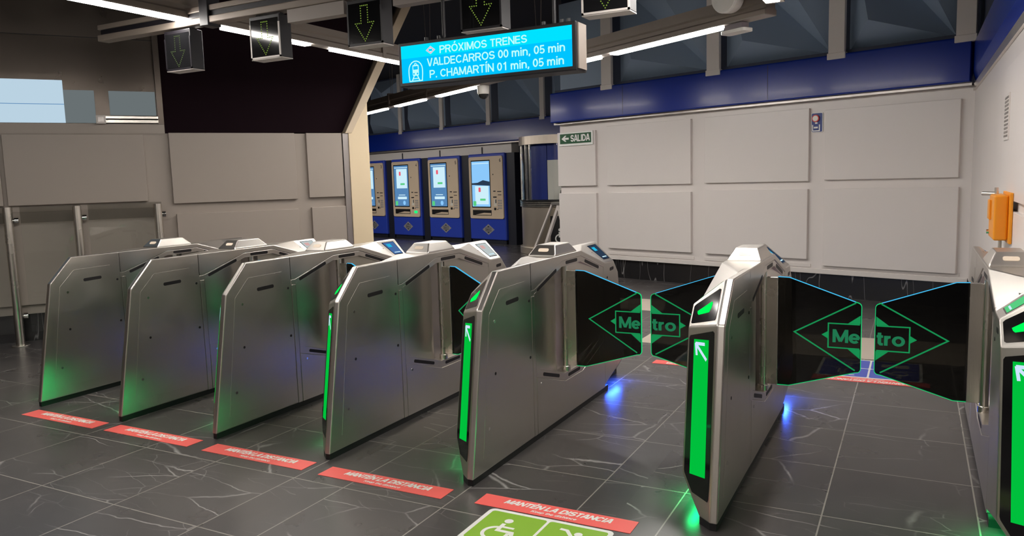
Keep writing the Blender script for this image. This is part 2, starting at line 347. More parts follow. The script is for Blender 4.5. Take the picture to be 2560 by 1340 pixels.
def beam(name, x0, x1, parent, seams=()):
    # blue fascia with a slightly rounded face, local frame: x right, -y towards the viewer
    prof = [(-.02, 2.445), (-.19, 2.445), (-.20, 2.455), (-.196, 2.90), (-.186, 2.912), (-.02, 2.912)]
    mb = MB().prism([(x0, y, z) for y, z in prof], (x1-x0, 0, 0)); o = mb.build(name, 'beam_blue', parent, .006)
    mb = MB().box(x0, x1, -.12, .02, 2.412, 2.446); mb.build('steel_edge', 'steel_dark', parent)
    for s in seams: MB().box(s-.002, s+.002, -.2005, -.19, 2.46, 2.89).build('seam', 'machine_dark', parent)
def frieze(x0, x1, posts, mods, parent, top=4.44, pw=.095):
    MB().box(x0, x1, .10, .16, 2.9, top).build('frieze_back', 'frieze_back', parent)
    MB().box(x0, x1, -.1, .1, 2.9, 2.96).build('ledge', 'frieze_back', parent)
    for p in posts:
        p += .07; mb = MB().box(p-pw, p+pw, -.205, -.15, 2.86, top); mb.box(p-pw-.012, p+pw+.012, -.212, -.14, 2.855, 2.93); mb.build('post', 'post_grey', parent, .006)
    for a, b in mods:
        w_ = b-a; bl, br, tl, tr = (a, .10, 2.96), (b, .10, 2.96), (a, .10, 4.40), (b, .10, 4.40)
        A = (a+.33*w_, -.34, 3.22); B = (b-.38*w_, -.22, 4.02)
        mb = MB().mesh([bl, br, tl, tr, A, B], [[0, 1, 4], [0, 4, 2], [4, 1, 2], [2, 1, 5], [1, 3, 5], [3, 2, 5]])
        mb.build('pyramid_panel', 'frieze', parent)
def panels(rects, parent, m, d=.045):
    for (a0, a1, b0, b1) in rects:
        MB().box(a0, a1, -d, .01, b0, b1).build('wall_panel', m, parent, .005)

# back wall with white panels (right half of the photo)
W0 = Vector((.53, 9.68, 0))
wb = struct('wall_back', W0, RZ)
XL = -6.0
MB().box(XL, .0, 0, .35, .33, 2.43).build('wall_core', 'wall_white', wb)
MB().box(XL+.05, .02, .02, .35, 0, .29).build('marble_base', 'skirt', wb)
MB().box(XL, .0, -.02, .06, .285, .345).build('base_trim', 'wall_white_b', wb, .004)
for a, b in ((-6.0, -5.22), (-5.0, -3.5), (-3.27, -1.80), (-1.60, -.115)):
    MB().box(a-.03, b+.03, -.012, .01, .36, .40).build('lower_rail', 'wall_white_b', wb)
panels([(-6.02, -5.225, 1.43, 2.29), (-6.01, -5.22, .46, 1.315), (-5.0, -3.50, 1.43, 2.33), (-5.0, -3.50, .46, 1.32), (-3.28, -1.80, 1.437, 2.33), (-3.27, -1.807, .46, 1.34),
        (-1.60, -.118, 1.447, 2.29), (-1.60, -.112, .39, 1.345)], wb, 'wall_white')
bt = struct('trim_1', W0, RZ); beam('blue_beam', XL-.02, .0, bt, (-4.56, -2.27))
fz = struct('wall_frieze', W0, RZ)
frieze(XL, .0, (-4.93, -3.12, -1.48, .0-.12), ((-4.82, -3.22), (-3.02, -1.58), (-1.38, -.22)), fz)
MB().box(XL+.05, -5.03, -.02, .1, 2.96, 4.3).build('flat_panel', 'frieze', fz)
# far wall with the ticket machines
M0 = Vector((-9.465, 16.457, 0))
wf = struct('wall_far', M0, RZ)
MB().box(-9, 1.9, .3, .5, 0, 4.44).build('wall_core', 'machine_dark', wf); MB().box(1.8, 9, 1.6, 1.8, 0, 4.44).box(1.8, 1.9, .4, 1.7, 0, 4.44).build('wall_core', 'machine_dark', wf)
MB().box(-9, 1.05, .05, .3, 2.19, 2.43).build('white_band', 'wall_white_b', wf)
for i in range(6): MB().box(.02-1.65*i-.012, .02-1.65*i+.012, .03, .06, 2.2, 2.36).build('bracket', 'machine_dark', wf)
ft = struct('trim_2', M0, RZ); beam('blue_beam', -9, 7, ft)
ff = struct('wall_frieze_far', M0, RZ)
frieze(-9, 7, [.47-1.77*i for i in range(-3, 6)], [(.47-1.77*i+.12, .47-1.77*(i-1)-.12) for i in range(-2, 6)], ff, pw=.065)
# right wall beside the last gate
wr = struct('wall_right', (.53, 0, 0))
YR = 2.55                                        # the wall ends just before the gates; the hall is wider on the viewer's side
MB().box(0, .3, YR, 9.72, .33, 2.36).build('wall_core', 'wall_white', wr)
MB().box(.02, .3, YR, 9.72, 0, .33).build('marble_base', 'skirt', wr)
MB().box(-.02, .2, YR, 9.64, 2.36, 2.43).build('steel_edge', 'steel', wr)
MB().prism([(.0, YR, 2.43), (-.03, YR, 2.55), (-.03, YR, 2.85), (.02, YR, 2.92), (.3, YR, 2.92), (.3, YR, 2.43)], (0, 9.6-YR, 0)).build('blue_beam', 'beam_blue', wr)
MB().box(.05, .3, YR, 9.72, 2.92, 4.44).build('upper_wall', 'frieze_back', wr)
MB().box(.3, 3.2, YR, YR+.3, 0, 4.44).build('return_wall', 'wall_white', wr)
MB().box(3.2, 3.5, -4, YR+.3, 0, 4.44).build('outer_wall', 'wall_white', wr)
for a, b in ((4.0, 6.15), (2.6, 3.9)):
    for z0, z1 in ((.42, 1.30), (1.36, 2.2)): MB().box(-.025, .01, a, b, z0, z1).build('wall_panel', 'wall_white', wr, .004)
# left wall
LA = .58827; ld = Vector((math.sin(LA), math.cos(LA), 0)); LP = Vector((-8.12, 4.55, 0))*1.03
lrz = math.pi/2-LA                                # local x runs along the wall away from the viewer, -y faces the hall
wl = struct('wall_left', LP, lrz)
MB().box(-14, 3.62, 0, .35, .30, 2.20).build('wall_core', 'wall_left_dimmed', wl)
MB().box(-14, 1.53, .0, .35, 2.18, 2.305).build('wall_cap', 'wall_left_dimmed', wl)
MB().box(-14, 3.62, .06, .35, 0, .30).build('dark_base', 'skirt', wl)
panels([(-.02, 1.30, 1.45, 2.19), (-.02, 1.42, .40, 1.38), (-2.2, -.06, 1.45, 2.19), (-2.2, -.06, .40, 1.38), (1.56, 2.96, 1.41, 2.205), (1.58, 2.96, .42, 1.29), (3.10, 3.54, 1.42, 2.205), (3.12, 3.55, .42, 1.30)], wl, 'wall_left_dimmed', .05)
MB().box(3.55, 3.62, -.06, .1, 0, 2.2).build('edge_strip', 'steel_dark', wl)
MB().box(-14, 1.53, .06, .35, 2.305, 4.44).build('bronze_panel', 'bronze_panel', wl)
MB().box(-14, 1.5, .045, .06, 3.22, 3.226).build('joint', 'slot_black', wl)
MB().box(1.47, 1.53, -.01, .3, 2.3, 4.44).build('steel_jamb', 'bronze_panel', wl)
MB().prism([(1.53, .05, 2.20), (3.58, .05, 2.22), (4.42, .05, 3.9), (4.75, .05, 4.44), (1.53, .05, 4.44)], (0, .3, 0)).build('dark_upper_wall', 'dark_soffit', wl)
refl = struct('reflection_glow_1', LP, lrz)  # glowing patches added for the bluish reflections in the metal upper wall
MB().box(-2.4, .57, .03, .058, 2.315, 2.76).build('reflection_patch', 'reflection_blue', refl)
MB().box(.57, .86, .03, .058, 2.315, 2.66).build('dim_reflection', 'reflection_dim', refl); MB().box(1.0, 1.46, .03, .058, 2.40, 2.66).build('dim_reflection', 'reflection_dim', refl)
MB().box(-2.4, .57, .024, .03, 2.505, 2.511).build('reflection_line', 'screen_mid', refl)
tr = struct('trim_3', LP, lrz)
mb = MB().box(.87, 1.47, -.05, .03, 2.31, 2.345); mb.box(.87, 1.47, -.05, .03, 2.355, 2.385); mb.build('steel_rail', 'steel_bright', tr, .003)
fr = Fr((0, -.051, 0), (1, 0, 0), (0, 0, 1)); mb = MB(); fr.rect(mb, .855, .95, 2.30, 2.39, -.03, .012); mb.build('rail_end', 'post_grey', tr, .004)
mb = MB(); fr.rect(mb, .875, .93, 2.32, 2.37, .012, .015); mb.build('rail_socket', 'steel_dark', tr)
tp = struct('trim_4', LP, lrz)      # cream pier and the inclined cream edge above it
MB().prism([(3.62, -.08, 0), (3.88, -.08, 0), (3.88, -.08, 2.62), (3.62, -.08, 2.20)], (0, .42, 0)).build('pier', 'cream', tp, .006)
MB().prism([(3.575, -.09, 2.2), (3.66, -.09, 2.2), (3.89, -.09, 2.60), (4.62, -.09, 3.98), (4.88, -.09, 4.44), (4.76, -.09, 4.44), (4.42, -.09, 3.83)], (0, .44, 0)).build('inclined_edge', 'trim_cream', tp, .006)

# ------------------------------------------------------------------ ticket gates
GL, GW = 2.52, .205
def S(p): return Vector((-GW-p[0], GL-p[1], p[2]))         # half-turn symmetry of a gate
BK = .9
def back(x): return max(0, -.035-x)*BK                     # the front is swept back on its left part
def fy(z): return .155*(z-.035)/.865                        # front edge, leaning
US1, UC1 = Vector((-.035, .155, .90)), Vector((-GW, fy(.855)+back(-GW), .855))   # knee line of the front
UC2 = UC1+Vector((0, .18, .185))*.51
def cabinet_mb():
    n = dict(a0=(0, 0, .035), a1=(0, .155, .90), a2=(0, .335, 1.085), a3=(0, .735, 1.085), a4=(0, .735, .035),
             s0=(-.035, 0, .035), s1=(-.035, .155, .90), s2=(-.035, .335, 1.085), b0=(-.095, .054, .035), b1=(-.095, .645, .035),
             c1=tuple(UC1), c2=tuple(UC2), c3=(-GW, .565, .953), c4=(-GW, .60, .963), c5=(-GW, .645, .035), c7=(-GW, fy(.18)+back(-GW), .18),
             Dp=(-.035, .60, 1.085), m3=(-.035, .735, 1.085), m4=(-.035, .735, .035), m5=(-.035, .60, .035), c8=(-GW, .60, .053))
    V = list(n.values()); ix = {k: i for i, k in enumerate(n)}
    F = ['a0 a4 a3 a2 a1', 'a0 a1 s1 s0', 's0 s1 c1 c7 b0', 'a1 a2 s2 s1', 's1 s2 c2 c1', 'a2 a3 m3 Dp s2', 's2 Dp c3 c2', 'Dp c4 c3', 'c1 c2 c3 c4 c8 c7', 'c7 c8 m5 b0', 'a0 s0 b0 m5 m4 a4', 'a3 a4 m4 m3', 'm3 m4 m5 Dp', 'Dp m5 c8 c4']
    return V, [[ix[q] for q in t.split()] for t in F]
_gm = {}
def gpart(name, key, fn, m, parent, bevel=0, smooth=False):
    if key not in _gm: _gm[key] = fn().data(name, m, smooth)
    return put(name, _gm[key], parent, bevel)
LIPU = [(.735, .92), (.78, .922), (1.19, 1.048), (1.5, 1.05), (1.92, .925)]
LIPL = [(1.92, .886), (1.5, 1.012), (1.19, 1.010), (.79, .885), (.735, .885)]
TRU = [(.782, .442), (1.21, .315), (1.5, .315), (1.92, .442)]
TRL = [(1.92, .388), (1.5, .262), (1.21, .262), (.782, .388)]
def sym(fn):
    def g():
        mb = fn(); o = MB(); o.v = [tuple(S(p)) for p in mb.v]; o.f = mb.f; return o
    return g
def hood_mb():
    t = 1.085; mb = MB()
    def side(T):
        q = lambda *a: T(a)
        up = [(0, .735, t), (0, 1.5, t), (0, 1.92, .963)]
        mb.poly([q(*p) for p in up]+[q(0, y, z) for y, z in LIPU[::-1]])
        mb.poly([q(0, 1.5, t), q(0, 1.92, .963), q(-.17, 1.92, t)])
        for (y0, z0), (y1, z1) in zip(LIPU, LIPU[1:]): mb.poly([q(0, y0, z0), q(0, y1, z1), q(-.1025, y1, z1), q(-.1025, y0, z0)])
    side(lambda a: Vector(a)); side(S)
    mb.poly([(0, .735, t), (0, 1.5, t), (-.17, 1.92, t), (-.17, 1.785, t), (-GW, 1.785, t), (-GW, 1.02, t), (-.035, .60, t), (-.035, .735, t)])
    return mb
def lip_mb(): return MB().prism([(-.003, y, z) for y, z in LIPU+LIPL], (-.08, 0, 0))
def low_mb(): return MB().prism([(0, y, z) for y, z in [(.782, .035)]+TRL[::-1]+[(1.92, .035)]], (-.1025, 0, 0))
def tray_mb(): return MB().prism([(-.003, y, z) for y, z in TRU+TRL], (-.0995, 0, 0))
def jamb_mb(): return MB().box(-.102, -.001, .738, .778, .035, .884)
def guide_mb(t0, t1):
    # curved steel guide swinging in from the side face to the hinge
    P = [(-.002-.058*(k/10)**1.8, t0+(t1-t0)*k/10) for k in range(11)]
    low = LIPL[::-1]
    def top(y):
        for (y0, z0), (y1, z1) in zip(low, low[1:]):
            if y0 <= y <= y1: return z0+(z1-z0)*(y-y0)/(y1-y0)+.012
        return .89
    n = len(P); V = []
    for x, y in P: V += [(x, y, .30), (x, y, top(y)), (-.1022, y, top(y)), (-.1022, y, .30)]
    F = []
    for k in range(n-1):
        a, b = 4*k, 4*k+4
        for q in range(4): F.append([a+q, a+(q+1) % 4, b+(q+1) % 4, b+q])
    F += [[0, 1, 2, 3], [4*n-4, 4*n-3, 4*n-2, 4*n-1]]
    return MB().mesh(V, F)
def slot(y, z, L, ang=0, h=.024, x=0):
    def g():
        fr = Fr((x, y, z), (0, math.cos(ang), math.sin(ang)), (0, -math.sin(ang), math.cos(ang))); mb = MB()
        fr.rrect(mb, -L/2, L/2, -h/2, h/2, h/2-.001, -.004, .0012); return mb
    return g
def disc(y, z, r=.009):
    def g():
        fr = Fr((0, y, z), (0, 1, 0), (0, 0, 1)); mb = MB(); fr.disc(mb, 0, 0, r, -.003, .002, 12); return mb
    return g
FU = Vector((1, -BK, 0)).normalized()                       # swept-back direction, pointing right
FP = Fr((-.035, 0, .035), FU, Vector((0, .155, .865))); FP.n = FU.cross(FP.v).normalized()
SU = (US1-UC1).normalized(); SV = Vector((0, .18, .185)).normalized()
SPp = Fr(US1, SU, SV); SPp.n = SU.cross(SV).normalized()
def FPp(pts): return [((x+.035)/FU.x, (z-.035)/FP.v.z) for x, z in pts]
def SP(pts):
    o = []
    for x, z in pts: a = (x+.035)/SU.x; o.append((a, (z-.90-SU.z*a)/SV.z))
    return o
def flapart(L, T, u0=.055):
    # glass leaf, hinge on the left, leaf of length L from u0
    k = (L)/.435; X = lambda u: u0+(u-.055)*k
    FRA = Fr((0, 1.274, 0), (1, 0, 0), (0, 0, 1))
    def tm(mb): o = MB(); o.v = [tuple(T(p)) for p in mb.v]; o.f = mb.f; return o
    W = u0+L; r = .022
    out = [(u0, .353), (X(.115), .353), (W-.03, .458)]
    for i in range(1, 5): q = math.radians(-80+80*i/4); out.append((W-r+r*math.cos(q), .478+r*math.sin(q)+.002))
    for i in range(0, 5): q = math.radians(0+65*i/4); out.append((W-r+r*math.cos(q), .825+r*math.sin(q)))
    out += [(W-.03, .851), (X(.115), .976), (u0, .978)]
    return FRA, X, out, W, tm
TRI_T = .732
def make_gate(name, x, label, rl, ll, scr, glow_far='glow_blue', y=3.26, lc=.055):
    g = empty(name, (x, y, 0), label, 'ticket gate', 'brushed steel ticket gates in one row')
    I = lambda p: Vector(p)
    def base():
        a = [(-.006, .008), (-.006, 1.99), (-.093, 1.99), (-.093, .055), (-.036, .008)]
        mb = MB().prism([(x_, y_, 0) for x_, y_ in a], (0, 0, .036)); return mb.prism([tuple(S((x_, y_, 0))) for x_, y_ in a], (0, 0, .036))
    gpart('plinth', 'plinth', base, 'rubber', g)
    for T, nm in ((I, 'front'), (S, 'rear')):
        def cab(T=T):
            V, F = cabinet_mb(); return MB().mesh([T(p) for p in V], F)
        gpart('end_cabinet', 'cab'+nm, cab, 'steel', g, .006)
        w_ = (lambda f: f) if T is I else sym
        gpart('hood_lip', 'lip'+nm, w_(lip_mb), 'steel', g, .003)
        gpart('lower_panel', 'low'+nm, w_(low_mb), 'steel', g, .003)
        gpart('hinge_tray', 'tray'+nm, w_(tray_mb), 'steel', g, .003)
        gpart('jamb', 'jamb'+nm, w_(jamb_mb), 'steel', g, .002)
        gpart('guide_panel', 'gda'+nm, w_(lambda: guide_mb(.78, 1.20)), 'steel', g, 0, True)
        gpart('guide_panel', 'gdb'+nm, w_(lambda: guide_mb(1.92, 1.38)), 'steel', g, 0, True)
        dz = lambda: Fr((.0, 0, 0), (0, 1, 0), (0, 0, 1)).flat(MB(), [(.115, .115), (.637, .107), (.646, .99), (.345, .985), (.225, .868)], -.004, .0011)
        gpart('access_door', 'door'+nm, w_(dz), 'steel', g, .0007)
        hp = lambda: MB().cyl((-.024, 1.27, .345), (-.024, 1.27, 1.02), .021, 24)
        gpart('hinge_post', 'post'+nm, w_(hp), 'steel_bright', g, 0, True)
        hc = lambda: MB().cyl((-.024, 1.27, .312), (-.024, 1.27, .348), .030, 24)
        gpart('post_collar', 'coll'+nm, w_(hc), 'steel_bright', g, .004, True)
        for i, (yy, zz, LL, an) in enumerate(((.49, .90, .15, .03),)): gpart('sensor_slot', f'sl{i}'+nm, w_(slot(yy, zz, LL, an, .024, .0016)), 'slot_black', g)
        for i, (yy, zz, LL, an) in enumerate(((.96, .957, .30, .30), (1.345, 1.031, .19, 0), (1.70, .972, .27, -.285), (.995, .352, .25, -.285), (1.355, .289, .20, 0))):
            gpart('sensor_slot', f'sm{i}'+nm, w_(slot(yy, zz, LL, an, .022, -.003)), 'slot_black', g)
        gpart('sensor_slot', 'se'+nm, w_(slot(2.085, .895, .08, .05)), 'slot_black', g)
        for i, (yy, zz, mm) in enumerate(((.274, .536, 'slot_black'), (.70, .867, 'slot_black'), (.70, .53, 'slot_black'), (.282, .82, 'chrome'), (.185, .255, 'chrome'), (.845, .335, 'chrome'), (1.99, .84, 'slot_black'))):
            gpart('screw' if mm == 'chrome' else 'plug', f'd{i}'+nm, w_(disc(yy, zz)), mm, g)
        # front indicator
        def fpn(T=T):
            mb = MB(); FP.flat(mb, FPp([(-.190, .188), (-.141, .121), (-.052, .118), (-.047, .13), (-.044, .24), (-.050, .862), (-.058, .868), (-.188, .820), (-.194, .808), (-.193, .20)]), -.004, .0015); o = MB(); o.v = [tuple(T(p)) for p in mb.v]; o.f = mb.f; return o
        pn = gpart('indicator_panel', 'fp'+nm, fpn, 'black_gloss', g)
        def gl(T=T):
            mb = MB(); FP.flat(mb, FPp([(-.158, .197), (-.069, .214), (-.079, .823), (-.164, .808)]), .0015, .0025); return MB().mesh([T(p) for p in mb.v], mb.f)
        gpart('green_light', 'gl'+nm, gl, 'led_green_panel', pn)
        def ar(T=T):
            mb = MB()
            for a, b in (((-.151, .789), (-.087, .731)), ((-.153, .791), (-.100, .799)), ((-.152, .793), (-.144, .739))): FP.stroke(mb, FPp([a, b]), .0145, .0025, .0032)
            return MB().mesh([T(p) for p in mb.v], mb.f)
        gpart('arrow', 'ar'+nm, ar, 'led_arrow_white', pn)
        def sp(T=T):
            mb = MB(); SPp.flat(mb, SP([(-.192, .875), (-.186, .873), (-.056, .914), (-.051, .922), (-.052, 1.040), (-.060, 1.041), (-.184, .952), (-.193, .942)]), -.004, .0015); return MB().mesh([T(p) for p in mb.v], mb.f)
        ps = gpart('reader_panel', 'sp'+nm, sp, 'black_gloss', g)
        def sa(T=T):
            mb = MB(); SPp.flat(mb, SP([(-.162, .918), (-.156, .914), (-.097, .937), (-.088, .957), (-.085, .976), (-.090, .982), (-.165, .927)]), .0015, .003); return MB().mesh([T(p) for p in mb.v], mb.f)
        gpart('green_arrow', 'sa'+nm, sa, 'led_green_arrow', ps)
        # tilted display on the low shoulder
        c2, c3, Cp, Dp = UC2.copy(), Vector((-GW, .565, .953)), Vector((-.035, .335, 1.085)), Vector((-.035, .60, 1.085))
        def scrn(i0, i1, j0, j1, h, T=T):
            n_ = (c3-c2).cross(Cp-c2).normalized(); n_ = n_ if n_.z > 0 else -n_
            P = lambda i, j: (c2*(1-i)+c3*i)*(1-j)+(Cp*(1-i)+Dp*i)*j
            q = [P(i0, j0), P(i1, j0), P(i1, j1), P(i0, j1)]; mb = MB().prism([p-n_*.004 for p in q], n_*(.004+h)); return MB().mesh([T(p) for p in mb.v], mb.f)
        bz = gpart('display', 'bz'+nm, lambda: scrn(.15, .80, .14, .88, .0015), 'black_gloss', g)
        sm = scr if nm == 'rear' else ('screen_green', 'screen_cyan')
        gpart('screen', 'sc'+nm+sm[0], lambda: scrn(.18, .77, .17, .85, .0022), sm[0], bz)
        gpart('screen_symbol', 'sd'+nm+sm[1], lambda: scrn(.45, .68, .58, .76, .0028), sm[1], bz)
        gpart('screen_line', 'sf'+nm, lambda: scrn(.26, .66, .24, .28, .0028), 'screen_card', bz)
        gm = 'glow_green' if nm == 'front' else glow_far
        def ul2(T=T):
            mb = MB().prism([(-.135, .20, .050), (-.105, .20, .050), (-.105, .48, .046), (-.135, .48, .046)], (0, 0, -.002)); return MB().mesh([T(p) for p in mb.v], mb.f)
        lens = gpart('floor_light', 'ul'+nm, ul2, 'black_plastic', g)
        lk = 'lamp'+gm
        if lk not in _gm:
            la = bpy.data.lights.new('floor_led', 'AREA'); la.shape = 'RECTANGLE'; la.size = .05; la.size_y = .26
            la.color, la.energy = ((.0, 1, .22), .95) if gm == 'glow_green' else ((.03, .12, 1), 2.0)
            _gm[lk] = la
        lo = bpy.data.objects.new('floor_led', _gm[lk]); C.objects.link(lo); lo.parent = g
        lo.location = T((-.172, .34, .088)); lo.rotation_euler = (0, math.radians(22 if nm == 'front' else -22), 0)
    gpart('hood', 'hood', hood_mb, 'steel', g, .005)
    gpart('top_joint', 'tj', lambda: MB().box(-.034, -.004, .60, .86, .95, 1.0842).box(-GW+.004, -GW+.034, GL-.86, GL-.60, .95, 1.0842), 'steel', g)
    gpart('core', 'core', lambda: MB().box(-.12, -.085, .60, 1.92, .04, 1.03), 'steel_dark', g)
    def dm():
        b = [(-.197, 1.10), (-.008, 1.10), (-.008, 1.45), (-.197, 1.45)]; t = [(-.166, 1.165), (-.039, 1.165), (-.039, 1.385), (-.166, 1.385)]
        return MB().mesh([(x, y, 1.080) for x, y in b]+[(x, y, 1.092) for x, y in b]+[(x, y, 1.152) for x, y in t], [[3, 2, 1, 0], [8, 9, 10, 11]]+[[i, (i+1) % 4, 4+(i+1) % 4, 4+i] for i in range(4)]+[[4+i, 4+(i+1) % 4, 8+(i+1) % 4, 8+i] for i in range(4)])
    gpart('reader_dome', 'dome', dm, 'steel', g, .006)
    for T, nm in ((I, 'f'), (lambda p: Vector((p[0], 2.55-p[1], p[2])), 'r')):
        def dw(T=T):
            fr = Fr((-.1025, 1.1325, 1.122), (1, 0, 0), (0, .065, .06)); mb = MB(); fr.rrect(mb, -.035, .035, -.014, .014, .010, -.004, .0015); return MB().mesh([T(p) for p in mb.v], mb.f)
        gpart('reader_window', 'dw'+nm, dw, 'dome_window', g)
    # flaps
    for side, L in (('r', rl), ('l', ll)):
        if not L: continue
        # the left-hand leaf is the mirrored right-hand one (x -> -.165 - x), same plane
        T = (lambda p: Vector(p)) if side == 'r' else (lambda p: Vector((-GW-p[0], p[1], p[2])))
        u0 = lc if side == 'l' else .055; FRA, X, out, Wd, tm = flapart(L+.055-u0, T, u0); key = f'{side}{L:.3f}{u0}'
        gpart('flap_clamp', 'fc'+key, lambda: tm(MB().box(-.022, u0+.001, 1.262, 1.298, .353, .978)), 'steel_bright', g, .003)
        fp = gpart('flap', 'fg'+key, lambda: tm(MB().prism([(a, 1.274, b) for a, b in out], (0, .012, 0))), 'dark_glass', g)
        def edge(ids):
            mb = MB(); P = [Vector((a, b)) for a, b in out]
            for a, b in ids:
                p, q = P[a], P[b]; d = (q-p).normalized(); n_ = Vector((d.y, -d.x))
                pts = [p-d*.0005, q+d*.0005, q+d*.0005+n_*.003, p-d*.0005+n_*.003]
                mb.prism([(s_.x, 1.2735, s_.y) for s_ in pts], (0, .013, 0))
            return tm(mb)
        N = len(out); top = [(i, i+1) for i in range(N-3, N-1)]; rest = [(i, i+1) for i in range(0, N-3)]
        gpart('lit_edge', 'ec'+key, lambda: edge(top), 'edge_cyan', fp); gpart('lit_edge', 'eg'+key, lambda: edge(rest), 'edge_green', fp)
        def logo():
            mb = MB(); h0, h1 = .0006, .0016
            # the leaf art is drawn in true left-right order, so the two leaves form one emblem
            FRA.stroke(mb, [(Wd-.027, .848), (X(.145), .668), (Wd-.027, .470)], .0075, h0, h1)
            FRA.stroke(mb, [(Wd-.006, .728), (X(.324), .728), (X(.324), .592), (Wd-.006, .592)], .0068, h0, h1)
            FRA.flat(mb, [(X(.289), .662), (X(.324), .640), (X(.324), .684)], h0, h1)
            FRA.flat(mb, [(X(.425), .732), (Wd-.003, .732), (Wd-.003, .779)], h0, h1)
            FRA.flat(mb, [(X(.425), .588), (Wd-.003, .536), (Wd-.003, .588)], h0, h1)
            return tm(mb)
        gpart('emblem', 'lg'+key, logo, 'etch_green', fp)
        def word():
            mb = MB(); h = .0018; full = L > .4
            if side == 'r': text_mb(mb, FRA, 'Me', X(.347), .622, .074, width=Wd-.004-X(.347), h=h, wt=.19)
            else:
                fr2 = Fr((-GW-Wd, 1.274, 0), (1, 0, 0), (0, 0, 1)); text_mb(mb, fr2, 'tro', .004, .622, .074, width=(Wd-.010-X(.340)), h=h, wt=.19)
            return mb
        gpart('emblem_letters', 'wd'+key, word, 'etch_letter', fp)
    return g
NL, WL = .295, .435
SCR = [('screen_blue', 'screen_pink'), ('screen_pale', 'screen_pink'), ('screen_blue', 'screen_cyan'), ('screen_pale', 'screen_pink'), ('screen_night', 'screen_cyan'), ('screen_night', 'screen_cyan'), ('screen_blue', 'screen_cyan')]
make_gate('ticket_gate', -5.70, 'leftmost brushed steel ticket gate, nearest the glass barrier with steel posts', NL, 0, SCR[0])
make_gate('ticket_gate.001', -4.78, 'second brushed steel ticket gate from the left end of the row', NL, NL, SCR[1])
make_gate('ticket_gate.002', -3.86, 'third brushed steel ticket gate from the left, with bright blue far display', NL, NL, SCR[2])
make_gate('ticket_gate.003', -2.94, 'middle ticket gate of seven, steel, with pale pink far display', NL, NL, SCR[3])
make_gate('ticket_gate.004', -1.985, 'fifth steel ticket gate from the left, standing just left of the green floor sticker', WL, NL, SCR[4])
make_gate('ticket_gate.005', -.735, 'steel ticket gate seen head on, tall green light panel, black flaps on both sides', WL, WL, SCR[5], lc=.02)
make_gate('ticket_gate.006', .521, 'rightmost steel ticket gate, cut by the picture edge beside the white right wall', 0, WL, SCR[6])

# ------------------------------------------------------------------ floor stickers
def wheelchair(fr, mb, a, b, s, h0, h1):
    P = lambda x, y: (a+x*s, b+y*s)
    fr.disc(mb, *P(.12, .86), .11*s, h0, h1)
    fr.stroke(mb, [P(.08, .70), P(.08, .34), P(.46, .34), P(.58, .02), P(.72, .06)], .10*s, h0, h1)
    fr.stroke(mb, [P(.08, .54), P(.42, .54)], .08*s, h0, h1)
    fr.ring(mb, *P(.10, .20), .30*s, .09*s, h0, h1, 100, 375)
def person(fr, mb, a, b, s, h0, h1):
    P = lambda x, y: (a+x*s, b+y*s)
    fr.disc(mb, *P(.45, .86), .11*s, h0, h1)
    fr.stroke(mb, [P(-.1, .98), P(.10, .96), P(.34, .66), P(.6, .6), P(.62, .2), P(.62, -.15)], .10*s, h0, h1)
    fr.stroke(mb, [P(.34, .66), P(.36, .2), P(.30, -.15)], .10*s, h0, h1)
def strip(name, x0, y0, label, flip=False, w=.80, d=.125):
    cx, cy = x0+w/2, y0+d/2
    o = empty(name, (cx, cy, 0), label, 'floor sticker', 'red floor stickers' , math.pi if flip else 0)
    fr = Fr((0, 0, 0), (1, 0, 0), (0, 1, 0)); mb = MB(); fr.rect(mb, -w/2, w/2, -d/2, d/2, .0004, .0022); mb.build('sticker_sheet', 'sticker_red', o)
    text('lettering', fr, 'MANTÉN LA DISTANCIA', -w*.335, -.005, .044, 'white_print', o, width=w*.69, h=.0027, shear=.28, wt=.225)
    text('small_lettering', fr, 'Keep the distance', -w*.13, -.042, .020, 'white_print', o, width=w*.29, h=.0027, bold=.0, shear=.28)
    return o
strip('floor_sticker', -5.645, 3.085, 'red keep-distance floor sticker in front of the leftmost lane')
strip('floor_sticker.001', -4.73, 3.09, 'red keep-distance floor sticker, second from the left')
strip('floor_sticker.002', -3.79, 3.08, 'red keep-distance floor sticker, third from the left')
strip('floor_sticker.003', -2.86, 3.067, 'red keep-distance floor sticker, fourth from the left')
strip('floor_sticker.004', -1.88, 3.092, 'red keep-distance floor sticker directly above the green wheelchair sticker')
strip('floor_sticker.005', -.67, 6.105, 'red floor sticker behind the glass flaps of the rightmost lane, printed the other way up', True)
strip('floor_sticker.006', -1.93, 6.13, 'red floor sticker behind the head-on gate, mostly hidden by its left flap', True)
def decal(name, cx, y0, w, h, m, label, flip, rows):
    o = empty(name, (cx, y0, 0), label, 'floor sticker', None, math.pi if flip else 0)
    fr = Fr((0, 0, 0), (1, 0, 0), (0, 1, 0)); mb = MB(); fr.rrect(mb, -w/2, w/2, -h, 0, .03, .0004, .0022); mb.build('white_border', 'white_print', o)
    cw = (w-.03*3)/2; ch = (h-.03*(rows+1))/rows
    for i in range(2):
        for j in range(rows):
            a = -w/2+.03+i*(cw+.03); b = -.03-j*(ch+.03)
            mb = MB(); fr.rrect(mb, a-.008, a+cw+.008, b-ch-.008, b+.008, .015, .0022, .0027); mb.build('colour_field', m, o)
            mb = MB(); s = min(ch, cw)*.72
            if (i+j) % 2 == 0: wheelchair(fr, mb, a+cw*.34, b-ch*.86, s, .0027, .0032)
            elif j == 0: person(fr, mb, a+cw*.3, b-ch*.78, s*.9, .0027, .0032)
            else:
                fr.rrect(mb, a+cw*.2, a+cw*.8, b-ch*.7, b-ch*.3, .01, .0027, .0032)
            mb.build('pictogram', 'white_print', o)
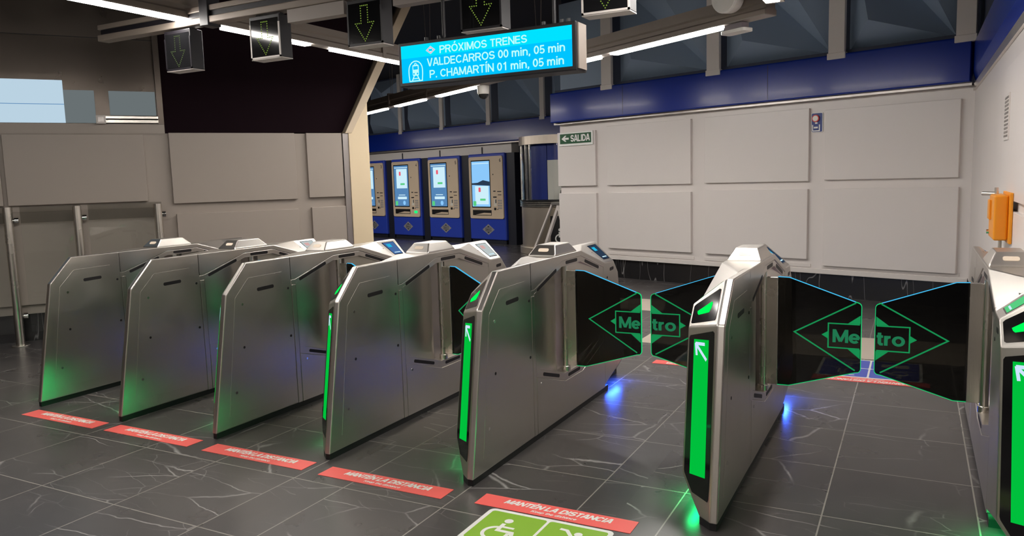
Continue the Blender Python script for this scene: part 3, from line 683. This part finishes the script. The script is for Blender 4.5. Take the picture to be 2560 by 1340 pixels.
decal('accessibility_floor_sticker', -1.458, 3.08, .63, .64, 'sticker_green', 'green floor sticker with white wheelchair pictogram at the bottom edge', False, 2)
decal('accessibility_floor_sticker.001', -.285, 6.235, .74, .60, 'sticker_blue', 'blue floor sticker with white pictograms seen between the flaps of the rightmost lane', True, 2)
decal('accessibility_floor_sticker.002', -1.48, 6.26, .60, .60, 'sticker_blue', 'blue pictogram floor sticker mostly hidden by the dark flap left of the head-on gate', True, 2)

# ------------------------------------------------------------------ overhead rails, lights, arrow signs
def light_line(name, p0, p1, segs, label, z=2.85, rods=(), bw=.055, hh=.17, up=False):
    p0, p1 = Vector(p0+(z,)), Vector(p1+(z,)); d = (p1-p0); Ln = d.length; d.normalize(); rz = math.atan2(d.y, d.x)
    o = empty(name, p0, label, 'ceiling light', 'suspended light lines', rz)
    prof = [(-bw, .012), (-bw, .05), (-bw*.75, .065), (-bw*.75, .10), (-bw*.95, .115), (-bw*.95, hh), (bw*.95, hh), (bw*.95, .115), (bw*.75, .10), (bw*.75, .065), (bw, .05), (bw, .012)]
    MB().prism([(0, y, zz) for y, zz in prof], (Ln, 0, 0)).build('housing', 'rail_grey', o)
    MB().box(0, Ln, -bw*.98, bw*.98, .004, .014).build('cover_strip', 'rail_light', o)
    for a, b in segs: MB().box(a, b, -bw*.72, bw*.72, -.014, .004).build('light_tube', 'led_white', o)
    if up:
        for a, b in segs: MB().box(a, b, -bw*.3, bw*.3, hh, hh+.002).build('uplight_tube', 'led_up', o)
    for t in rods:
        for k in (-.03, .03): MB().cyl((t+k, 0, hh), (t+k*4, 0, 4.45-z), .004, 6).build('suspension_rod', 'rail_grey', o)
        MB().box(t-.03, t+.03, -bw*1.1, bw*1.1, .0, hh+.03).build('clamp', 'rail_grey', o, .004)
    return o
def fill_line(name, *a, **k):
    # fill lights: unseen extra strips added to brighten the hall
    o = light_line(name, *a, **k); o['kind'] = 'structure'
    for q in ('label', 'category', 'group'): del o[q]
light_line('suspended_light', (-4.95, -.6), (-4.95, 8.7), [(.1, 1.45), (1.6, 4.93), (5.15, 6.12), (6.45, 7.9), (8.1, 9.2)], 'long lit strip running away from the viewer above the leftmost gates', rods=(2.2, 7.2))
bd = Vector((-.858, .513)); b0 = Vector((-1.10, 6.79))
bp = lambda t: tuple(b0+bd*t)
light_line('suspended_light.001', bp(0), bp(14.0), [(.56, 2.04), (2.30, 3.30), (3.6, 4.05), (5.02, 6.22), (6.73, 7.80), (8.29, 9.42), (9.8, 11.2), (11.6, 13.6)], 'lit strip crossing behind the blue departures screen towards the back right', z=2.85, rods=(3.45, 6.5, 8.0), bw=.07, hh=.20)
fill_line('fill_light_1', (-2.0, -3.5), (-2.0, 2.2), [(.1, 1.6), (1.9, 3.4), (3.7, 5.4)], 'added fill strip above and behind the viewer on the left', z=2.85)
light_line('suspended_light.002', (-1.0, 6.38), (-1.0, 2.6), [(.12, .9), (1.2, 3.4)], 'short bright end of a lit strip at the top edge, right of the round loudspeaker', z=2.86, bw=.07, hh=.20)
fill_line('fill_light_2', (-4.4, 13.1), (-.6, 11.85), [(.1, 1.9), (2.1, 3.9)], 'added fill strip hidden behind the white panelled back wall', z=3.0)
fill_line('fill_light_3', (-16.6, 15.6), (-11.6, 13.6), [(.2, 2.6), (2.8, 5.2)], 'added fill strip in front of the ticket machines, hidden behind the left wall', z=2.95)
# cross rail
o = empty('cross_rail', (-5.95, 4.2, 2.79), 'grey double rail the arrow signs hang from', 'rail')
mb = MB().box(0, 4.75, -.05, .05, 0, .05); mb.build('lower_channel', 'rail_grey', o, .006)
MB().box(.0, 4.75, -.045, .045, .09, .13).build('upper_channel', 'rail_grey', o, .006)
MB().box(.02, 4.73, -.03, .03, .05, .09).build('rail_web', 'dark_box', o)
for t in (1.25, 3.02, 4.0): MB().box(t-.045, t+.045, -.06, .06, -.02, .22).build('joint', 'dark_box', o, .005)
for a, b in ((2.05, 2.55), (2.95, 3.42)): MB().box(a, b, -.04, .04, -.09, -.002).build('pale_plate', 'rail_light', o)
# arrow signs
AX = [(-5.01, 'leftmost of the five black overhead signs with a dotted down arrow', 'dot_led_dim', 'dark_box'), (-4.11, 'second black overhead arrow sign from the left, lamp reflection drawn as a pale rim', 'dot_led', 'post_grey'),  # second sign's pale rim stands for lamp light reflected in its glass
      (-3.225, 'third black overhead arrow sign, just left of the departures screen', 'dot_led', 'dark_box'), (-2.35, 'black overhead arrow sign just above and behind the departures screen', 'dot_led', 'dark_box'), (-1.555, 'rightmost overhead arrow sign, cut by the top edge, right of the departures screen', 'dot_led', 'post_grey')]
for i, (x, lb, lm, rim) in enumerate(AX):
    o = empty('arrow_sign' + ('.%03d' % i if i else ''), (x, 4.15, 2.78), lb, 'arrow sign', 'overhead arrow signs')
    w2 = .142
    MB().box(-w2, w2, 0, .115, -.30, -.005).build('casing', 'dark_box', o, .004)
    fr = Fr((0, 0, -.16), (1, 0, 0), (0, 0, 1)); mb = MB(); fr.rect(mb, -w2+.012, w2-.012, -.128, .13, -.002, .002); face = mb.build('face', 'black_gloss', o)
    mb = MB()
    for q in ((-w2, -w2+.012, -.14, .10), (w2-.012, w2, -.14, .10), (-w2, w2, -.14, -.128)): fr.rect(mb, *q, -.003, .004)
    mb.build('rim', rim, o)
    MB().box(-w2, w2, .001, .115, -.306, -.3).build('base_plate', 'post_grey', o)
    P = []
    A = [(-.028, .11), (.028, .11), (.028, .0), (.075, .0), (0, -.115), (-.075, .0), (-.028, .0)]
    for a, b in zip(A, A[1:]+A[:1]):
        d = Vector(b)-Vector(a); n = max(2, round(d.length/.0155))
        for k in range(n): P.append(Vector(a)+d*k/n)
    mb = MB()
    for p in P: fr.disc(mb, p.x, p.y, .0042, .002, .0035, 6)
    mb.build('led_arrow', lm, face)
    for s in (-.1, .1): MB().box(s-.015, s+.015, .04, .075, -.005, .0098).build('bracket', 'dark_box', o)
# departures screen
o = empty('departures_screen', (-2.21, 3.9, 2.278), 'blue departures screen reading PRÓXIMOS TRENES, hung from the ceiling', 'information screen')
w2, h2 = .557, .108
mb = MB().box(-w2-.022, w2+.022, .004, .15, -h2-.022, h2+.022); mb.build('casing', 'dark_box', o, .006)
MB().box(w2+.022, w2+.03, .02, .13, -h2-.01, h2+.015).build('end_cap', 'rail_grey', o)
fr = Fr((0, 0, 0), (1, 0, 0), (0, 0, 1)); mb = MB(); fr.rect(mb, -w2-.02, w2+.02, -h2-.02, h2+.02, -.006, .0); mb.build('bezel', 'black_plastic', o, .004)
sn = MB(); fr.rect(sn, -w2, w2, -h2, h2, .0, .002); sn = sn.build('screen', 'sign_cyan', o)
mb = MB(); fr.rect(mb, -w2, w2, .034, h2, .002, .003); mb.build('title_band', 'sign_cyan_light', sn)
U = lambda u: -w2+2*w2*u
V = lambda v: -h2+2*h2*v
text_words('screen_lettering', fr, 'PRÓXIMOS TRENES', U(.246), V(.70), .044, 'sign_text', sn, width=2*w2*.515, h=.0036, wt=.155)
text_words('screen_lettering', fr, 'VALDECARROS 00 min, 05 min', U(.165), V(.385), .046, 'sign_text', sn, width=2*w2*.80, h=.0036, wt=.155)
text_words('screen_lettering', fr, 'P. CHAMARTÍN 01 min, 05 min', U(.178), V(.068), .046, 'sign_text', sn, width=2*w2*.78, h=.0036, wt=.155)
mb = MB(); cx, cy = U(.19), V(.815); fr.flat(mb, [(cx-.034, cy), (cx, cy-.024), (cx+.034, cy), (cx, cy+.024)], .003, .0036); mb.build('emblem', 'sign_text', sn)
mb = MB(); fr.stroke(mb, [(cx-.026, cy), (cx, cy-.018), (cx+.026, cy), (cx, cy+.018)], .004, .0036, .0041, True); mb.build('emblem_rim', 'sign_logo_pink', sn)
mb = MB(); fr.rect(mb, cx-.012, cx+.012, cy-.006, cy+.006, .0036, .0041); mb.build('emblem_bar', 'sign_cyan', sn)
mb = MB(); cx, cy = U(.09), V(.30); s = .001
pts = [(-.045, -.058), (.045, -.058), (.049, -.02)] + [(.049*math.cos(math.radians(t)), .005+.053*math.sin(math.radians(t))) for t in range(0, 181, 20)] + [(-.049, -.02)]
fr.stroke(mb, [(cx+a, cy+b) for a, b in pts], .006, .002, .0032, True)
fr.rrect(mb, cx-.022, cx+.022, cy-.028, cy+.036, .008, .002, .0032)
for a in (-.008, .008): fr.stroke(mb, [(cx+a, cy+.036), (cx+a*.3, cy+.047)], .004, .002, .0032)
for a in (-1, 1): fr.stroke(mb, [(cx+a*.012, cy-.028), (cx+a*.026, cy-.055)], .006, .002, .0032)
fr.stroke(mb, [(cx-.018, cy-.044), (cx+.018, cy-.044)], .005, .002, .0032); mb.build('train_icon', 'sign_text', sn)
mb = MB(); fr.rect(mb, cx-.016, cx+.016, cy+.008, cy+.028, .0032, .004)
for a in (-.013, .013): fr.disc(mb, cx+a, cy-.016, .0055, .0032, .004, 10)
mb.build('train_window', 'sign_cyan', sn)
for a in (-.30, .42): MB().cyl((a, .08, h2+.02), (a, .08, 4.45-2.278), .011, 10).build('hanging_pole', 'dark_box', o)
for a in (-.42, -.33, .36, .47, .51): MB().cyl((a, .07, h2+.018), (a, .07, h2+.05), .012, 10).build('bolt', 'black_plastic', o)
# round speaker and small fittings on the light line
P3 = lambda t, z, off=0: (b0.x+bd.x*t-bd.y*off, b0.y+bd.y*t+bd.x*off, z)
o = empty('round_speaker', P3(.36, 3.06, -.0), 'white round loudspeaker at the right end of the lit strip, top of picture', 'speaker')
sd = Vector((-.35, -.93, -.12)).normalized()
c0 = Vector((0, -.02, 0))+sd*.20
MB().cyl(c0-sd*.12, c0, .125, 32).build('speaker_body', 'white_plastic', o, .008, True)
MB().cyl(c0, c0+sd*.008, .112, 32).build('speaker_grille', 'white_plastic', o, .003, True)
MB().box(-.02, .02, -.09, .02, -.02, .02).build('bracket', 'rail_grey', o)
o = empty('wireless_beacon', P3(.40, 2.80), 'small white flat beacon under the right end of the lit strip', 'beacon', None, math.atan2(bd.y, bd.x))
mb = MB(); Fr((0, 0, -.03), (1, 0, 0), (0, 1, 0)).rrect(mb, -.17, .10, -.065, .065, .03, 0, .03); mb.build('beacon_body', 'white_plastic', o, .008)
MB().box(-.13, .06, -.045, .045, -.002, .048).build('beacon_base', 'box_grey', o)
o = empty('dome_camera', P3(4.84, 2.86), 'small dome camera under the lit strip below the departures screen', 'camera')
MB().cyl((0, 0, -.015), (0, 0, -.13), .085, 20, .08).build('camera_housing', 'white_plastic', o, .01, True)
MB().dome((0, 0, -.13), .068, (0, 0, -1)).build('camera_dome', 'lens', o, 0, True)

# ------------------------------------------------------------------ ticket machines
def machine(i, num, card_top, label, led=False):
    off = Vector((wd.x, wd.y, 0))*(1.655*i); nm = 'ticket_machine' + ('.%03d' % i if i else '')
    o = empty(nm, M0+off, label, 'ticket machine', 'ticket machines along the far wall', RZ)
    fr = Fr((0, 0, 0), (1, 0, 0), (0, 0, 1))
    MB().box(-.47, .84, .0, .34, .10, 2.20).build('cabinet', 'machine_blue', o, .03, seg=3)
    MB().box(-.44, .80, .04, .34, 0, .10).build('plinth', 'machine_dark', o)
    MB().box(.86, 1.13, .06, .34, 0, 2.19).build('side_filler', 'machine_dark', o)
    mb = MB(); fr.rrect(mb, -.42, .80, .62, 2.13, .05, -.002, .03); pl = mb.build('front_plate', 'machine_plate', o, .004)
    mb = MB(); fr.rect(mb, -.335, .362, .89, 2.045, .03, .034); sf = mb.build('screen_frame', 'black_gloss', o)
    mb = MB(); fr.rect(mb, -.31, .34, .915, 2.02, .034, .036); sc_ = mb.build('screen', 'screen_sky' if not card_top else 'screen_mid', o)
    if card_top: c0, c1 = 1.40, 1.93
    else:
        c0, c1 = .97, 1.42
        mb = MB(); fr.flat(mb, [(-.31, 1.45), (.34, 1.42), (.34, 1.52), (.1, 1.56), (-.1, 1.50), (-.31, 1.49)], .036, .0365); mb.build('screen_picture', 'screen_night', sc_)
    k = MB(); fr.rect(k, -.20, .29, c0, c1, .036, .037); k.build('screen_card', 'screen_card', sc_)
    k = MB(); fr.rrect(k, -.07, .01, c0+.28*(c1-c0)/.5+.05, c0+.28*(c1-c0)/.5+.16, .02, .037, .038); k.build('screen_mark', 'screen_red', sc_)
    k = MB(); fr.rrect(k, -.02, .18, c0+.09, c0+.14, .01, .037, .038); k.build('screen_button', 'screen_green', sc_)
    k = MB(); fr.rect(k, -.29, .32, 1.955, 1.975, .036, .037); k.build('screen_bar', 'screen_card', sc_)
    if card_top:
        k = MB(); fr.rrect(k, -.17, .25, 1.10, 1.17, .02, .036, .037); fr.rect(k, -.12, .18, 1.205, 1.225, .036, .037); k.build('screen_field', 'screen_card', sc_)
        k = MB(); fr.disc(k, .13, 1.0, .06, .036, .037); k.build('screen_disc', 'screen_sky', sc_)
    k = MB(); fr.rrect(k, -.28, -.17, .93, 1.05, .02, .037, .038); k.build('screen_button', 'screen_green', sc_)
    k = MB(); fr.rect(k, -.315, .375, .70, .83, .03, .033); k.build('ticket_tray', 'slot_black', o)
    k = MB(); fr.flat(k, [(-.2, .715), (.36, .715), (.36, .76), (.1, .765)], .033, .0335); k.build('tray_flap', 'machine_plate', o)
    k = MB(); fr.rect(k, .45, .57, 1.13, 1.16, .03, .034); k.build('card_slot', 'slot_black', o)
    k = MB(); fr.rect(k, .60, .74, 1.27, 1.29, .03, .033); fr.rect(k, .62, .74, 1.19, 1.205, .03, .033); fr.rect(k, .46, .54, 1.275, 1.30, .03, .033); k.build('coin_slot', 'slot_black', o)
    k = MB(); fr.flat(k, [(.46, .93), (.58, .93), (.56, 1.10), (.50, 1.10)], .03, .036); k.build('paper_guide', 'machine_paper', o)
    k = MB(); fr.flat(k, [(.53, 1.0), (.56, 1.0), (.56, 1.09), (.53, 1.09)], .036, .037); k.build('guide_notch', 'slot_black', o)
    k = MB()
    for a in range(3):
        for b in range(4): fr.rect(k, .615+a*.05, .65+a*.05, .86+b*.06, .90+b*.06, .03, .033)
    k.build('keypad', 'badge', o)
    k = MB(); fr.rrect(k, .47, .55, .83, .89, .02, .03, .033); fr.disc(k, .60, .85, .014, .03, .033, 10); k.build('cup', 'slot_black', o)
    k = MB(); fr.disc(k, .465, 1.69, .016, .03, .034, 12); k.build('camera_eye', 'slot_black', o)
    text('number', fr, num, .70, 1.98, .085, 'slot_black', o, h=.031, bold=.0)
    if led: k = MB(); fr.rrect(k, .56, .70, .72, .79, .02, .03, .034); k.build('status_light', 'machine_led', o)
    k = MB(); fr.flat(k, [(-.01, .352), (.21, .222), (.43, .352), (.21, .486)], -.002, .004); bd_ = k.build('badge', 'badge', o)
    k = MB(); fr.stroke(k, [(.11, .315), (.31, .315), (.31, .39), (.11, .39)], .010, .004, .005, True); fr.flat(k, [(.16, .41), (.26, .41), (.21, .445)], .004, .005); fr.flat(k, [(.16, .295), (.21, .26), (.26, .295)], .004, .005); k.build('badge_frame', 'machine_dark', bd_)
    text('badge_lettering', fr, 'Metro', .13, .335, .036, 'machine_dark', bd_, width=.16, h=.0055, bold=.02)
    return o
machine(0, '6', False, 'blue ticket machine numbered 6, nearest the round booth, card low on its screen')
machine(1, '5', True, 'blue ticket machine numbered 5, left neighbour of machine 6')
machine(2, '4', True, 'blue ticket machine numbered 4 with a small green light lit below its keypad', True)
machine(3, '3', True, 'blue ticket machine half hidden behind the cream pier')

# ------------------------------------------------------------------ round booth
bc = Vector((-6.62, 15.05, 0)); R = .92
o = empty('booth', bc, 'round steel staff booth with glass upper half between ticket machines and white wall', 'booth')
MB().cyl((0, 0, 0), (0, 0, .15), R+.05, 56).build('booth_plinth', 'steel_drum', o, .01, True)
MB().cyl((0, 0, .15), (0, 0, .98), R, 64).build('drum', 'steel_drum', o, 0, True)
for k in range(3): MB().cyl((0, 0, .985+.04*k), (0, 0, 1.012+.04*k), R+.03, 64).build('rim_band', 'steel_bright', o, .005, True)
MB().cyl((0, 0, .98), (0, 0, 1.10), R+.01, 56).build('rim_core', 'black_plastic', o, 0, True)
MB().cyl((0, 0, 1.10), (0, 0, 1.125), R+.035, 56).build('counter', 'black_plastic', o, 0, True)

cd = Vector((0, 0, 0))-Vector((bc.x, bc.y, 0)); ca = math.atan2(cd.y, cd.x)      # angle towards the viewer
def arc(mb, r0, r1, t0, t1, z0, z1, n=10):
    A = [ca+math.radians(t0+(t1-t0)*i/n) for i in range(n+1)]
    pts = [(r1*math.cos(a), r1*math.sin(a), z0) for a in A]+[(r0*math.cos(a), r0*math.sin(a), z0) for a in A[::-1]]
    return mb.prism(pts, (0, 0, z1-z0))
mb = MB(); arc(mb, R-.05, R+.03, 0, 360, 2.26, 2.43, 56); mb.build('top_ring', 'steel_drum', o)
arc(MB(), .72, .75, -98, -67, 1.13, 2.26).build('reflection_panel', 'post_grey', o)  # added panel that imitates pale reflections in the booth glass
arc(MB(), R-.02, R-.01, -88, 88, 1.125, 2.26, 30).build('curved_glass', 'clear_glass', o, 0, True)
for t in (-84, -60, -50, 10): arc(MB(), R-.03, R+.005, t-1.2, t+1.2, 1.125, 2.26, 2).build('mullion', 'steel_bright', o)
arc(MB(), .72, .75, -66, -28, 1.13, 2.26).build('blue_panel', 'booth_blue', o)
arc(MB(), .72, .75, -27, 70, 1.13, 1.93).build('white_panel', 'white_plastic', o)
arc(MB(), .72, .75, -27, 70, 1.93, 2.26).build('blue_fascia', 'booth_blue', o)
MB().cyl((0, 0, 2.39), (0, 0, 2.41), .86, 40).build('ceiling_lamp', 'booth_lamp', o)
arc(MB(), .755, .78, -6, 16, 2.0, 2.18).build('monitor', 'monitor_blue', o)
q = Fr(Vector((math.cos(ca+.05), math.sin(ca+.05), 0))*.755+Vector((0, 0, 1.52)), (-math.sin(ca+.05), math.cos(ca+.05), 0), (0, 0, 1))
mb = MB(); q.flat(mb, [(-.15, 0), (0, -.12), (.15, 0), (0, .12)], -.02, .01); mb.build('red_diamond', 'sign_red', o)
q = Fr(Vector((math.cos(ca+.05), math.sin(ca+.05), 0))*(R+.002)+Vector((0, 0, .45)), (-math.sin(ca+.05), math.cos(ca+.05), 0), (0, 0, 1))
mb = MB(); arc(mb, R, R+.006, -19, 22, .18, .80, 8); mb.build('accessibility_plate', 'black_plastic', o)
q = Fr(Vector((math.cos(ca-.05), math.sin(ca-.05), 0))*(R+.012)+Vector((0, 0, .24)), (-math.sin(ca-.05), math.cos(ca-.05), 0), (0, 0, 1))
mb = MB(); wheelchair(q, mb, -.10, .05, .27, .0, .004); q.stroke(mb, [(-.03, .33), (.16, .33)], .03, 0, .004); mb.build('wheelchair_pictogram', 'white_print', o)
o = empty('card_reader', bc+Vector((math.cos(ca+.02)*.86, math.sin(ca+.02)*.86, 1.125)), 'grey card reader standing on the counter of the round booth', 'card reader', None, ca+math.pi/2)
MB().prism([(-.13, -.03, 0), (.14, -.03, 0), (.05, -.03, .20), (-.10, -.03, .20)], (0, .06, 0)).build('reader_body', 'grey_plastic', o, .02, seg=3)
MB().box(-.06, -.01, -.034, -.028, .10, .15).build('reader_button', 'white_plastic', o)

# slanted glass frame behind the gates
o = empty('tilted_barrier', (-5.9, 12.75, 0), 'slanted glass panel with pale metal edges in front of the round booth', 'barrier', None, RZ)
fr = Fr((0, 0, 0), (1, 0, 0), (0, 0, 1))
mb = MB(); fr.flat(mb, [(-.56, .02), (-.30, .02), (.21, 1.08), (.07, 1.10)], -.008, .008); mb.build('glass_pane', 'tint_band', o)
mb = MB(); fr.stroke(mb, [(-.30, .0), (.22, 1.09)], .05, -.025, .025); mb.build('metal_edge', 'post_grey', o)
mb = MB(); fr.stroke(mb, [(-.57, .0), (.06, 1.10)], .03, -.025, .025); mb.build('metal_edge', 'post_grey', o)
mb = MB(); fr.stroke(mb, [(.20, 1.09), (.30, .72), (.42, .0)], .05, -.025, .025); mb.build('brace', 'post_grey', o)
mb = MB(); fr.rect(mb, .05, .25, 1.075, 1.13, -.035, .035); mb.build('top_cap', 'grey_plastic', o, .01)

# ------------------------------------------------------------------ barrier on the left
o = empty('glass_barrier', (-8.20, 4.55, 0), 'glass barrier on three steel posts along the left wall', 'barrier', None, lrz)
for k, s in enumerate((0, .62, 1.40)):
    MB().cyl((s, 0, 0), (s, 0, 1.44-.01*k), .042, 24).build('post', 'steel_bright', o, 0, True)
    MB().cyl((s, 0, 0), (s, 0, .012), .085, 24).build('base_flange', 'steel', o, .003, True)
    for z in (1.30, .30):
        mb = MB().cyl((s, .04, z), (s+.05, .11, z), .02, 16); mb.cyl((s+.045, .105, z), (s+.085, .105, z), .036, 18); mb.build('glass_clamp', 'chrome', o, 0, True)
for a, b in ((-1.5, .04), (.10, .66), (.72, 1.45)):
    gp = MB().box(a, b, .10, .112, .12, 1.44).build('glass_pane', 'clear_glass', o); MB().box(a+.002, b-.002, .113, .114, 1.27, 1.438).build('tinted_band', 'tint_band', gp)

# ------------------------------------------------------------------ signs and fittings on the walls
o = empty('exit_sign', W0, 'green SALIDA exit sign with white left arrow on the white wall', 'exit sign', None, RZ)
fr = Fr((0, -.047, 0), (1, 0, 0), (0, 0, 1))
mb = MB(); fr.rect(mb, -5.965, -5.255, 2.07, 2.285, 0, .02); mb.build('sign_backing', 'white_print', o, .003)
mb = MB(); fr.rect(mb, -5.94, -5.285, 2.105, 2.262, .02, .023); mb.build('sign_face', 'sign_green', o)
text('lettering', fr, 'SALIDA', -5.71, 2.134, .104, 'white_print', o, width=.40, h=.0245, wt=.20)
mb = MB(); fr.stroke(mb, [(-5.88, 2.186), (-5.75, 2.186)], .03, .023, .0245); fr.flat(mb, [(-5.905, 2.186), (-5.83, 2.14), (-5.80, 2.14), (-5.85, 2.186), (-5.80, 2.235), (-5.83, 2.235)], .023, .0245); mb.build('arrow', 'white_print', o)
o = empty('alarm_point_sign', W0, 'small blue vertical sign with red ringed white circle between two wall panels', 'sign', None, RZ)
fr = Fr((0, -.002, 0), (1, 0, 0), (0, 0, 1))
mb = MB(); fr.rrect(mb, -1.785, -1.640, 2.03, 2.27, .015, 0, .012); mb.build('sign_rim', 'white_print', o)
mb = MB(); fr.rrect(mb, -1.778, -1.647, 2.037, 2.263, .012, .012, .014); mb.build('sign_face', 'sign_blue', o)
mb = MB(); fr.disc(mb, -1.725, 2.20, .045, .014, .03, 20); mb.build('button_rim', 'sign_red', o)
mb = MB(); fr.disc(mb, -1.725, 2.20, .034, .03, .034, 20); mb.build('button', 'white_plastic', o)
mb = MB(); fr.stroke(mb, [(-1.765, 2.125), (-1.765, 2.05), (-1.68, 2.05), (-1.68, 2.125)], .012, .014, .016); fr.flat(mb, [(-1.75, 2.08), (-1.70, 2.08), (-1.70, 2.10), (-1.75, 2.10)], .014, .016); fr.rect(mb, -1.735, -1.705, 2.135, 2.155, .014, .016); mb.build('pictogram', 'white_print', o)
# right wall
o = empty('ventilation_grille', (.504, 5.95, 1.87), 'narrow slotted grille high on the right wall', 'grille')
MB().box(-.006, .002, -.22, .05, -.14, .15).build('grille_frame', 'wall_white_b', o)
mb = MB()
for k in range(11): mb.box(-.009, -.006, -.19, .02, -.12+.024*k, -.108+.024*k)
mb.build('grille_slots', 'steel_dark', o)
o = empty('orange_box', (.50, 5.55, 1.26), 'orange box with a short lever fixed to the right wall above the last gate', 'wall box')
MB().box(-.085, -.012, -.17, .17, -.135, .135).build('housing', 'orange', o, .012, seg=3)
MB().box(-.012, .004, -.24, .19, -.15, .15).build('back_plate', 'orange', o, .004)
MB().box(-.096, -.084, .02, .15, -.02, .10).build('cover', 'orange', o, .004)
MB().cyl((-.055, .10, .13), (-.055, .10, .175), .012, 12).build('lever_stem', 'steel', o, 0, True)
mb = MB().cyl((-.055, .10, .135), (-.12, .20, .135), .013, 12); mb.build('lever', 'steel', o, 0, True)
MB().cyl((-.085, .12, -.10), (-.1, .12, -.10), .014, 12).build('lock', 'chrome', o, 0, True)
mb = MB().cyl((-.03, .05, -.30), (-.03, .05, -.13), .010, 10); mb.build('conduit', 'steel', o)
